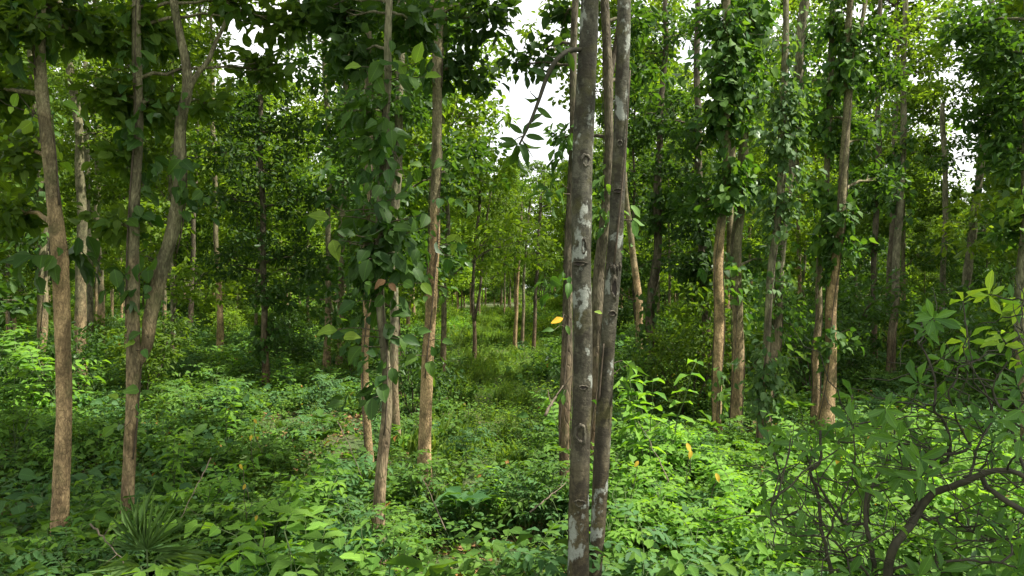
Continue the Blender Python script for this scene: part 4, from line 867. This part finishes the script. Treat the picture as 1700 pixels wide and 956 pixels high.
# bright sunlit thicket, lower right
nb_ = 0
for t_ in range(400):
    x = rs.uniform(.75, 5.6); y = rs.uniform(4.9, 10.2)
    if any((x - a) ** 2 + (y - b_) ** 2 < .42 ** 2 for a, b_ in placed[255:] ): continue
    if any((x - a) ** 2 + (y - b_) ** 2 < .3 ** 2 for a, b_ in near_xy): continue
    placed.append((x, y)); nb_ += 1
    where = 'nearest the camera' if y < 6.2 else ('mid sunlit patch' if y < 8 else 'by the vine-clad row')
    shrub('pinnate', 'bright', x, y, rs.uniform(.85, 1.3), f'bright compound-leaved shrub in the thicket, {where}', rs.uniform(0, 6.28), 'compound_leaf_shrub', 'shrub', 'bright shrubs of the thicket at lower right')
    if nb_ >= 60: break
for (px, py, d, s, kind, mat, lab, nm) in [
    (430, 770, 6.0, 1.25, 'pinnate', 'bright', 'bright compound-leaved shrub between the forked tree and the large-leaved trunk', 'compound_leaf_shrub'),
    (330, 760, 6.6, 1.2, 'pinnate', 'bright', 'compound-leaved shrub just right of the forked tree foot', 'compound_leaf_shrub'),
    (520, 760, 6.9, 1.1, 'pinnate', 'bright', 'compound-leaved shrub a step left of the large-leaved trunk foot', 'compound_leaf_shrub'),
    (400, 900, 4.7, 1.0, 'large', 'bright', 'pale green compound-leaved shrub at the bottom edge, left of centre', 'compound_leaf_shrub'),
    (500, 880, 4.8, 1.15, 'large', 'under', 'largest compound-leaved shrub at the bottom edge, below the large-leaved trunk', 'compound_leaf_shrub'),
    (450, 850, 5.2, 1.1, 'large', 'bright', 'big compound-leaved shrub behind the two at the bottom edge', 'compound_leaf_shrub'),
    (1090, 870, 4.8, .9, 'large', 'under', 'dull green big-leaved shrub at the bottom, right of the pale pair', 'compound_leaf_shrub'),
    (1230, 880, 4.7, .9, 'large', 'under2', 'shaded big-leaved shrub under the bright thicket', 'compound_leaf_shrub'),
    (60, 760, 6.6, 1.1, 'large', 'under2', 'dark shrub behind the left front trunk, nearer the left edge', 'compound_leaf_shrub'),
    (650, 900, 5.75, .85, 'pinnate', 'under', 'low shrub hiding the foot of the big-leaved trunk', 'compound_leaf_shrub'),
    (610, 890, 5.8, .9, 'pinnate', 'under2', 'low shrub left of the foot of the big-leaved trunk', 'compound_leaf_shrub'),
    (700, 830, 7.4, .9, 'pinnate', 'under', 'low shrub at the foot of the lane-side trunk', 'compound_leaf_shrub'),
    (120, 905, 5.5, .85, 'pinnate', 'bright', 'low shrub at the foot of the left front trunk', 'compound_leaf_shrub'),
    (560, 930, 4.4, .9, 'weed', 'under', 'reaching weed with long leaves at the bottom edge', 'tall_weed'),
    (30, 900, 4.6, 1.0, 'large', 'bright', 'compound-leaved shrub in the bottom left corner', 'compound_leaf_shrub'),
    (-20, 860, 5.0, 1.1, 'large', 'under', 'green shrub cut by the left edge at the bottom', 'compound_leaf_shrub'),
    (160, 880, 5.3, .8, 'weed', 'bright', 'small bright weed between the two front-left trunks', 'tall_weed'),
    (770, 800, 7.0, 1.7, 'broad', 'under2', 'rosette of long upright leaves right of the straight orange-brown trunk', 'rosette_plant'),
    (375, 640, 10.5, 1.3, 'weed', 'bright', 'tall pale seedling standing out behind the compound-leaved shrubs', 'tall_weed'),
    (290, 700, 8.0, 1.1, 'weed', 'bright', 'pale-leaved seedling right of the forked tree', 'tall_weed'),
    (640, 900, 5.0, 1.0, 'weed', 'bright', 'seedling with pale ribbed leaves at the foot of the large-leaved trunk', 'tall_weed'),
    (880, 700, 9.0, .9, 'pinnate', 'under', 'shrub at the right side of the grassy lane', 'compound_leaf_shrub'),
    (775, 690, 9.6, .8, 'pinnate', 'under2', 'bluish shrub behind the rosette plant', 'compound_leaf_shrub'),
    (900, 760, 7.0, 1.1, 'pinnate', 'under', 'shrub just left of the brown trunk behind the pale pair', 'compound_leaf_shrub'),
    (1100, 640, 8.6, 1.9, 'weed', 'bright', 'tallest arching bright sapling right of the pale pair', 'arching_sapling'),
    (1080, 660, 8.2, 1.7, 'weed', 'bright', 'shorter arching bright sapling beside the tallest one', 'arching_sapling'),
    (1310, 650, 11.5, 1.9, 'broad', 'under', 'broad-leaved plant left of the thin wavy stem', 'broad_leaf_plant'),
    (1080, 900, 4.6, 1.0, 'broad', 'under', 'broad-leaved plant at the bottom edge right of the pale pair', 'broad_leaf_plant'),
    (1150, 920, 4.4, 1.3, 'broad', 'under2', 'low broad-leaved plant at the bottom edge under the bright thicket', 'broad_leaf_plant'),
    (100, 580, 13, 2.0, 'pinnate', 'bright', 'large shrub behind the leftmost front trunk', 'compound_leaf_shrub'),
    (30, 570, 14, 2.2, 'pinnate', 'bright', 'sunlit shrub near the left edge at mid distance', 'compound_leaf_shrub'),
    (20, 640, 9.5, 1.6, 'pinnate', 'under', 'shrub against the left edge behind the leftmost front trunk', 'compound_leaf_shrub')]:
    shrub(kind, mat, (px - 850) / F * d, d, s, lab, px * .37, nm, 'shrub' if 'shrub' in nm else 'plant', None)

# taller bushes of the middle distance
def bush_kind(seed, mat):
    r = np.random.default_rng(seed); sg, lg = Geo(), Geo()
    for b_ in range(7):
        a = b_ * 2.4; rr = r.uniform(.2, .7); c = np.array([math.cos(a) * rr, math.sin(a) * rr, r.uniform(.5, 1.7)])
        st = bez((0, 0, 0), c, 6, jit=.08, r=r, up=.1); tube(sg, st, np.linspace(.018, .006, 6), 4)
        C = blob_points(c, .45, .45, .42, 26, r)
        for q in C[:5]: tube(sg, bez(st[4], q, 3, jit=.1, r=r), .003, 3, cap=False)
        clusters(lg, C, 9, .16, .12, .5, 0, 'far', r=r)
    return sg.mesh('bush_stem', [M['twig']]), lg.mesh('bush_leaves', [M[mat]])
BK = [bush_kind(51, 'dark'), bush_kind(52, 'mid'), bush_kind(53, 'light')]
BP = {}; nb_ = 0; bl = []
rb = np.random.default_rng(21)
for t_ in range(900):
    y = rb.uniform(13, 48); x = rb.uniform(-1, 1) * (y * .75 + 2); px = 850 + F * x / y
    if 735 < px < 945 or (px < 40 and y < 40) or any((x - a) ** 2 + (y - b_) ** 2 < 1.5 for a, b_ in bl): continue
    if px < 735 and rb.random() < .55: continue
    k = int(rb.choice(3, p=[.45, .4, .15])) ; s = rb.uniform(.6, 1.25) * (1.25 if px > 1150 else .85)
    j = min(max([i for i, (m_, _) in enumerate(marks) if m_ <= px] or [0]), len(marks) - 2)
    lab = f'{["dark", "mid-green", "yellowish"][k]} bush behind, between {marks[j][1]} and {marks[j+1][1]}'
    if px < 0: lab = f'{["dark", "mid-green", "yellowish"][k]} bush beyond the left edge'
    bl.append((x, y)); nb_ += 1
    loc = (x, y, float(gz(x, y)))
    if k not in BP:
        root = thing('bush', loc, label=lab, cat='bush', group='bushes of the middle distance'); root.scale = (s, s, s)
        BP[k] = (root, [part('stem', BK[k][0], root), part('leaves', BK[k][1], root)])
    else: copy_tree(*BP[k], loc, rb.uniform(0, 6), s, label=lab)
    if nb_ >= 130: break

def merge(geos, name, mats):
    g = Geo()
    for mi, q_ in enumerate(geos):
        off = 0
        for a in range(len(q_.V)):
            g.add(q_.V[a], q_.L[a] - off, q_.T[a], q_.U[a], q_.Rn[a], mi); off += len(q_.V[a])
    return bpy.data.objects.new(name, g.mesh(name, mats))
r = np.random.default_rng(404)
far_src = [merge([k[3], k[2]], 'far_tree', [M[k[5]], M[k[4]]]) for k in KINDS]
n = 900; y = r.uniform(84, 260, n); x = r.uniform(-1, 1, n) * (y * .8)
scatter('far_wood', 'far-off wood closing the view between the nearer trunks', 'forest', far_src, np.stack([x, y, gz(x, y)], 1), np.stack([0 * x, 0 * x, r.uniform(0, 6.28, n)], 1), r.uniform(.75, 1.1, n) * np.where(np.abs(850 + F * x / y - 875) < 75, .8, 1))
def bush_geo(seed, mat):
    r = np.random.default_rng(seed); lg = Geo()
    for b_ in range(6):
        a = b_ * 2.4; rr = r.uniform(.2, 1.1); clusters(lg, blob_points((math.cos(a) * rr, math.sin(a) * rr, r.uniform(.3, .9)), .6, .6, .4, 24, r), 8, .2, .16, .62, 0, 'far', r=r)
    return bpy.data.objects.new('low_bush', lg.mesh('low_bush', [M[mat]]))
n = 4200; y = (35 ** .6 + r.random(n) * (270 ** .6 - 35 ** .6)) ** (1 / .6); x = r.uniform(-1, 1, n) * (y * .8)
k = r.random(n) > 1.1 * lane(x, y) * (y < 110); x, y = x[k], y[k]; n = len(x)
scatter('far_undergrowth', 'far undergrowth of low bushes under the distant trees', 'undergrowth', [bush_geo(61, 'under'), bush_geo(62, 'light'), bush_geo(63, 'mid'), bush_geo(64, 'bright')], np.stack([x, y, gz(x, y)], 1), np.stack([0 * x, 0 * x, r.uniform(0, 6.28, n)], 1), r.uniform(.5, 1.1, n) * (.6 + y / 160))

# ------------------------------------------------------------------ fan palm, lower left
pb = np.array([(244 - 850) / F * 4.9, 4.9, 0.]); root = thing('fan_palm', pb, label='small fan palm with stiff spiky leaves at the foot of the forked tree', cat='palm')
r = np.random.default_rng(3)
def fan(c, updir, nrmv, L0, n, spread):
    lg, sg = Geo(), Geo(); u = nrm(np.array(updir, float)); nn = nrm(np.array(nrmv, float)); s = np.cross(u, nn)
    ph = np.linspace(-spread, spread, n); D = u[None] * np.cos(ph)[:, None] + s[None] * np.sin(ph)[:, None] + r.normal(0, .045, (n, 3))
    S = L0 * (1 - .25 * np.abs(ph / spread)) * r.uniform(.88, 1.08, n)
    leaves(lg, np.tile(c, (n, 1)), D, np.tile(nn, (n, 1)) + s[None] * np.where(np.arange(n) % 2, .35, -.35)[:, None], S, .05, 'blade', r=r)
    tube(sg, bez((0, 0, 0), c, 6, r=r, jit=.03), np.linspace(.009, .005, 6), 6)
    f = part('fan_leaf', lg.mesh('fan_leaf', [M['palm']]), root); st = link(bpy.data.objects.new('stalk', sg.mesh('stalk', [M['green_stem']]))); st.parent = f
cc = pt(244, 912, 4.9) - pb
fan(cc, (.12, -.15, 1), (.1, -1, .2), .38, 25, 1.6)
fan(cc + [-.03, -.02, -.10], (-1, -.25, .02), (0, -.45, 1), .38, 14, .5)
fan(cc + [.04, .03, -.08], (1, -.1, .1), (0, -.4, 1), .40, 13, .5)

# ------------------------------------------------------------------ dark-branched shrub, lower right
d0 = 3.1; sb = np.array([(1470 - 850) / F * d0, d0, 0.])
root = thing('woody_shrub', sb, label='woody shrub with dark crooked branches and whorled leaves in the lower right corner', cat='shrub')
r = np.random.default_rng(8)
BR = [
    [(1462, 1250, 34, 0), (1470, 1050, 30, 0), (1478, 956, 27, 0), (1490, 900, 24, 0), (1512, 855, 22, 0), (1560, 822, 20, -.05), (1602, 794, 17, -.1), (1645, 784, 15, -.15), (1712, 798, 14, -.2), (1780, 800, 12, -.2)],
    [(1512, 850, 12, 0), (1530, 812, 12, 0), (1560, 768, 10, .05), (1590, 745, 9, .1), (1612, 738, 8, .1)],
    [(1562, 768, 9, .05), (1585, 730, 8, .1), (1572, 700, 8, .1), (1553, 682, 8, .1), (1546, 640, 7, .12), (1535, 600, 6, .15), (1530, 560, 5, .15), (1526, 530, 4, .15)],
    [(1630, 790, 12, -.1), (1660, 822, 14, -.2), (1690, 846, 15, -.25), (1740, 868, 15, -.3)],
    [(1440, 1250, 20, .1), (1445, 1000, 16, .1), (1444, 900, 14, .1), (1441, 815, 11, .1)],
    [(1400, 1250, 16, .2), (1385, 1000, 13, .2), (1378, 930, 12, .2), (1364, 870, 11, .2), (1352, 820, 10, .2), (1344, 788, 9, .2), (1365, 755, 9, .2), (1362, 715, 7, .2)],
    [(1350, 800, 7, .2), (1385, 850, 8, .18), (1400, 866, 9, .15), (1440, 870, 8, .12)],
    [(1700, 800, 9, -.2), (1690, 740, 8, -.1), (1680, 700, 7, 0), (1700, 660, 6, .1), (1730, 640, 5, .1)],
    [(1600, 792, 8, -.1), (1635, 740, 7, 0), (1640, 690, 6, .1), (1622, 640, 5, .1), (1612, 590, 4, .15), (1606, 560, 3, .15)],
    [(1612, 738, 6, .1), (1598, 700, 6, .1), (1580, 640, 5, .1), (1590, 610, 4, .1)],
    [(1444, 870, 6, .1), (1460, 800, 5, .1), (1466, 760, 4, .1), (1460, 720, 3.5, .1)],
    [(1400, 866, 5, .15), (1408, 800, 4.5, .15), (1416, 720, 4, .2), (1416, 660, 3, .2)],
    [(1478, 956, 9, 0), (1540, 930, 8, -.1), (1600, 935, 7, -.1), (1680, 920, 6, -.2)],
    [(1512, 855, 8, 0), (1560, 860, 7, .1), (1620, 880, 6, .1), (1700, 905, 5, .1)],
    [(1475, 990, 9, 0), (1420, 930, 7, -.1), (1370, 900, 6, -.2), (1310, 880, 4, -.2), (1280, 840, 3, -.2)],
    [(1364, 870, 6, .2), (1320, 830, 5, .2), (1290, 780, 4, .2), (1275, 740, 3, .2)],
    [(1680, 700, 5, 0), (1660, 660, 4, 0), (1665, 600, 4, 0), (1690, 540, 3, 0), (1700, 500, 3, 0)],
    [(1530, 812, 6, 0), (1510, 760, 5, 0), (1480, 730, 4, 0), (1478, 690, 3, 0)],
]
BPts = []
for bi, b_ in enumerate(BR):
    P = np.array([pt(x, y, d0 + dd) for (x, y, w_, dd) in b_]); Rr = np.array([w_ / 2 / F * d0 for (x, y, w_, dd) in b_])
    Q, q = resample(P, Rr, .03); Q[1:-1] += r.normal(0, .002, Q[1:-1].shape) + .016 * np.stack([np.sin(np.arange(1, len(Q) - 1) * .43 + bi), np.sin(np.arange(1, len(Q) - 1) * .4), np.cos(np.arange(1, len(Q) - 1) * .7 + bi)], 1)
    bg_ = Geo(); tube(bg_, Q - sb, q * .58, 12 if bi < 6 else 8, rough=.2, seed=bi); part('branch', bg_.mesh('branch', [M['dark_wood']]), root); BPts.append(Q)
AP = np.concatenate(BPts)
# whorls of leaves at twig ends
WH0 = [(1552, 528, 0), (1596, 512, 1), (1530, 545, 0), (1640, 488, 1), (1690, 498, 1), (1664, 552, 1), (1700, 560, 0), (1612, 560, 1), (1590, 600, 0), (1560, 590, 0), (1640, 605, 0), (1685, 640, 1), (1600, 680, 0), (1545, 690, 1), (1625, 700, 0), (1655, 690, 0),
      (1478, 680, 0), (1455, 715, 0), (1500, 720, 1), (1416, 655, 1), (1420, 700, 0), (1460, 760, 0), (1530, 750, 0), (1580, 740, 0), (1690, 720, 0), (1660, 750, 0), (1480, 810, 0), (1430, 800, 0), (1400, 840, 1), (1300, 790, 0), (1278, 740, 0), (1335, 745, 0),
      (1290, 850, 0), (1340, 890, 0), (1400, 900, 0), (1300, 920, 0), (1360, 950, 0), (1420, 945, 0), (1500, 880, 0), (1550, 900, 0), (1600, 880, 0), (1640, 930, 0), (1680, 900, 0), (1560, 950, 0), (1620, 950, 1), (1690, 950, 0), (1690, 780, 0), (1640, 830, 0), (1600, 830, 0), (1520, 940, 0), (1570, 870, 0), (1470, 930, 0), (1380, 800, 0), (1660, 870, 1), (1530, 640, 0), (1700, 600, 1), (1565, 650, 1), (1500, 780, 1), (1390, 740, 0), (1700, 840, 0)]
WH = WH0 + [(x + r.normal(0, 38), y + r.normal(0, 30), 0) for (x, y, f_) in WH0 if (y > 700 and r.random() < .75) or r.random() < .3]
lg, tg = Geo(), Geo(); Pm = []; Dm = []; Nm = []; Sm = []; Mm = []
for (x, y, fr) in WH:
    x += r.normal(0, 6); y += r.normal(0, 6); dd = r.uniform(-.35, .45); p = pt(x, y, d0 + dd)
    j = np.argmin(np.linalg.norm((AP - p) * [1, .8, 1], axis=1) + .35 * np.maximum(0, AP[:, 2] - p[2])); s0 = AP[j]
    path = bez(s0, p, 7, jit=.06, r=r, up=-.08); tube(tg, path - sb, np.linspace(.0045, .0024, 7), 5)
    ax = nrm(path[-1] - path[-3] + np.array([0, 0, .02])); n = r.integers(4, 8); a0 = r.uniform(0, 6)
    e1 = nrm(np.cross(ax, [0.3, .9, .1])); e2 = np.cross(ax, e1)
    for i in range(n):
        a = a0 + i * 2.4; D = e1 * math.cos(a) + e2 * math.sin(a) + ax * r.uniform(.25, .8) + np.array([0, 0, -.1])
        Pm.append(p - ax * .006 * i); Dm.append(D); Nm.append(ax + r.normal(0, .2, 3)); Sm.append(r.uniform(.06, .115)); Mm.append(fr and y < 620)
    for i in range(2):
        q = path[r.integers(2, 6)]; Pm.append(q); Dm.append(r.normal(0, 1, 3) + [0, 0, .3]); Nm.append([0, 0, 1]); Sm.append(r.uniform(.05, .08)); Mm.append(0)
Pm, Dm, Nm, Sm, Mm = map(np.array, (Pm, Dm, Nm, Sm, Mm))
for f in (0, 1):
    k = Mm == f; leaves(lg, Pm[k] - sb, Dm[k], Nm[k], Sm[k], .33, 'obov', f, r=r)
# bare crossing twigs
for t_ in range(220):
    s0 = AP[r.integers(len(AP))]
    if s0[2] < 1.0: continue
    e = s0 + r.normal(0, 1, 3) * [.22, .18, .15] + [0, 0, .05]; tube(tg, bez(s0, e, 7, jit=.12, r=r) - sb, np.linspace(.0032, .0015, 7), 4, cap=False)
part('twigs', tg.mesh('twigs', [M['dark_wood']]), root); part('leaves', lg.mesh('shrub_leaves', [M['shrub'], M['fresh']]), root)

# ------------------------------------------------------------------ fallen-coloured single leaves that catch the eye
def single(px, py, d, s, mat, label, dx=.3, dz=-1):
    g = Geo(); p = pt(px, py, d); leaves(g, [(0, 0, 0)], [(dx, -.3, dz * .6)], [(.1, -1, .5)], [s * .8], [.5], 'ovate')
    o = link(bpy.data.objects.new('yellow_leaf', g.mesh('yellow_leaf', [M[mat]]))); o.location = [float(q) for q in p]
    q_ = Geo(); tube(q_, bez((0, 0, 0), (.05 * math.sin(px), .08, -.3), 5, jit=.1), np.linspace(.0018, .003, 5), 4); part('stalk', q_.mesh('stalk', [M['twig']]), o)
    tag(o, label=label, cat='leaf', group='yellow leaves on the undergrowth')
for (px, py, d, s, lab) in [(1140, 735, 6.0, .10, 'long yellow leaf standing upright in the bright thicket, left one of two'), (1147, 747, 6.0, .09, 'long yellow leaf in the bright thicket, right one of two'),
        (422, 695, 6.2, .06, 'topmost small yellow leaf in the shrub left of the large-leaved trunk'), (418, 722, 6.2, .06, 'second small yellow leaf from the top left of the large-leaved trunk'), (398, 770, 5.8, .06, 'third small yellow leaf down in the left shrub'),
        (408, 803, 5.6, .06, 'fourth small yellow leaf, just under the left shrub'), (427, 855, 5.0, .05, 'lowest small yellow leaf at the left shrub'), (1392, 750, 4.9, .11, 'slanting yellow leaf above the crooked dark stub on the right'), (1188, 785, 5.6, .09, 'yellow leaf low in the bright thicket'),
        (1060, 765, 5.6, .07, 'orange-tinted yellow leaf close right of the pale pair')]:
    single(px, py, d, s, 'yellow', lab, dx=math.sin(px) * .5)

def stick(px, py, d, px2, py2, dd, w_, label):
    a, b_ = pt(px, py, d), pt(px2, py2, d + dd); r = np.random.default_rng(int(px)); g = Geo(); L_ = bez(a, b_, 12, jit=.03, r=r) - a
    tube(g, L_, np.linspace(w_, w_ * .4, 12), 6, rough=.15, seed=px); o = link(bpy.data.objects.new('dead_stick', g.mesh('dead_stick', [M['dead_bark']]))); o.location = [float(q) for q in a]
    tag(o, label=label, cat='stick', group='dead sticks in the undergrowth')
    g2 = Geo()
    for q in (4, 7, 9): tube(g2, bez(L_[q], L_[q] + r.normal(0, .1, 3) + [0, 0, .06], 4, jit=.1, r=r), np.linspace(w_ * .4, w_ * .15, 4), 4)
    part('side_twig', g2.mesh('side_twig', [M['dead_bark']]), o)
M['dead_bark'] = plain_mat('dead_bark', (.11, .085, .055))
for a_ in [(150, 870, 5.2, 205, 935, -.5, .007, 'brown stick slanting down to the fan palm'), (350, 760, 5.8, 300, 860, -.4, .005, 'thin dead stick leaning in the shrubs by the forked tree'), (560, 700, 7.5, 600, 790, -.5, .006, 'dead stick leaning left of the big-leaved trunk'),
           (905, 690, 6.8, 935, 640, .2, .016, 'thick brown dead stub leaning on the trunk behind the pale pair'), (880, 850, 5.0, 940, 800, .4, .006, 'dead stick at the bottom just left of the pale pair'), (1110, 800, 5.2, 1060, 700, .4, .005, 'thin stick rising in the bright thicket'), (740, 880, 5.0, 700, 790, .5, .004, 'pale stick right of the big-leaved trunk foot')]:
    stick(*a_)

# ------------------------------------------------------------------ tell look-alikes apart by their order from the left
ORD = ['leftmost', 'second', 'third', 'fourth', 'fifth', 'sixth', 'seventh', 'eighth', 'ninth', 'tenth', 'eleventh', 'twelfth', 'thirteenth', 'fourteenth', 'fifteenth', 'sixteenth', 'seventeenth', 'eighteenth', 'nineteenth', 'twentieth']
by = {}
for o in sc.objects:
    if o.parent is None and o.get('label') and o.get('kind') is None: by.setdefault(o['label'], []).append(o)
for lab, os_ in by.items():
    if len(os_) > 1:
        os_.sort(key=lambda o: o.location.x / max(.5, o.location.y))
        for i, o in enumerate(os_):
            w_ = ORD[i] if i < 20 else f'{i + 1}th'
            o['label'] = f'{lab}, leftmost' if i == 0 else (f'{lab}, rightmost' if i == len(os_) - 1 else f'{lab}, {w_} from left')
for o in sc.objects:
    if o.get('label') and len(o['label'].split()) > 16: print('LONG', len(o['label'].split()), o['label'])
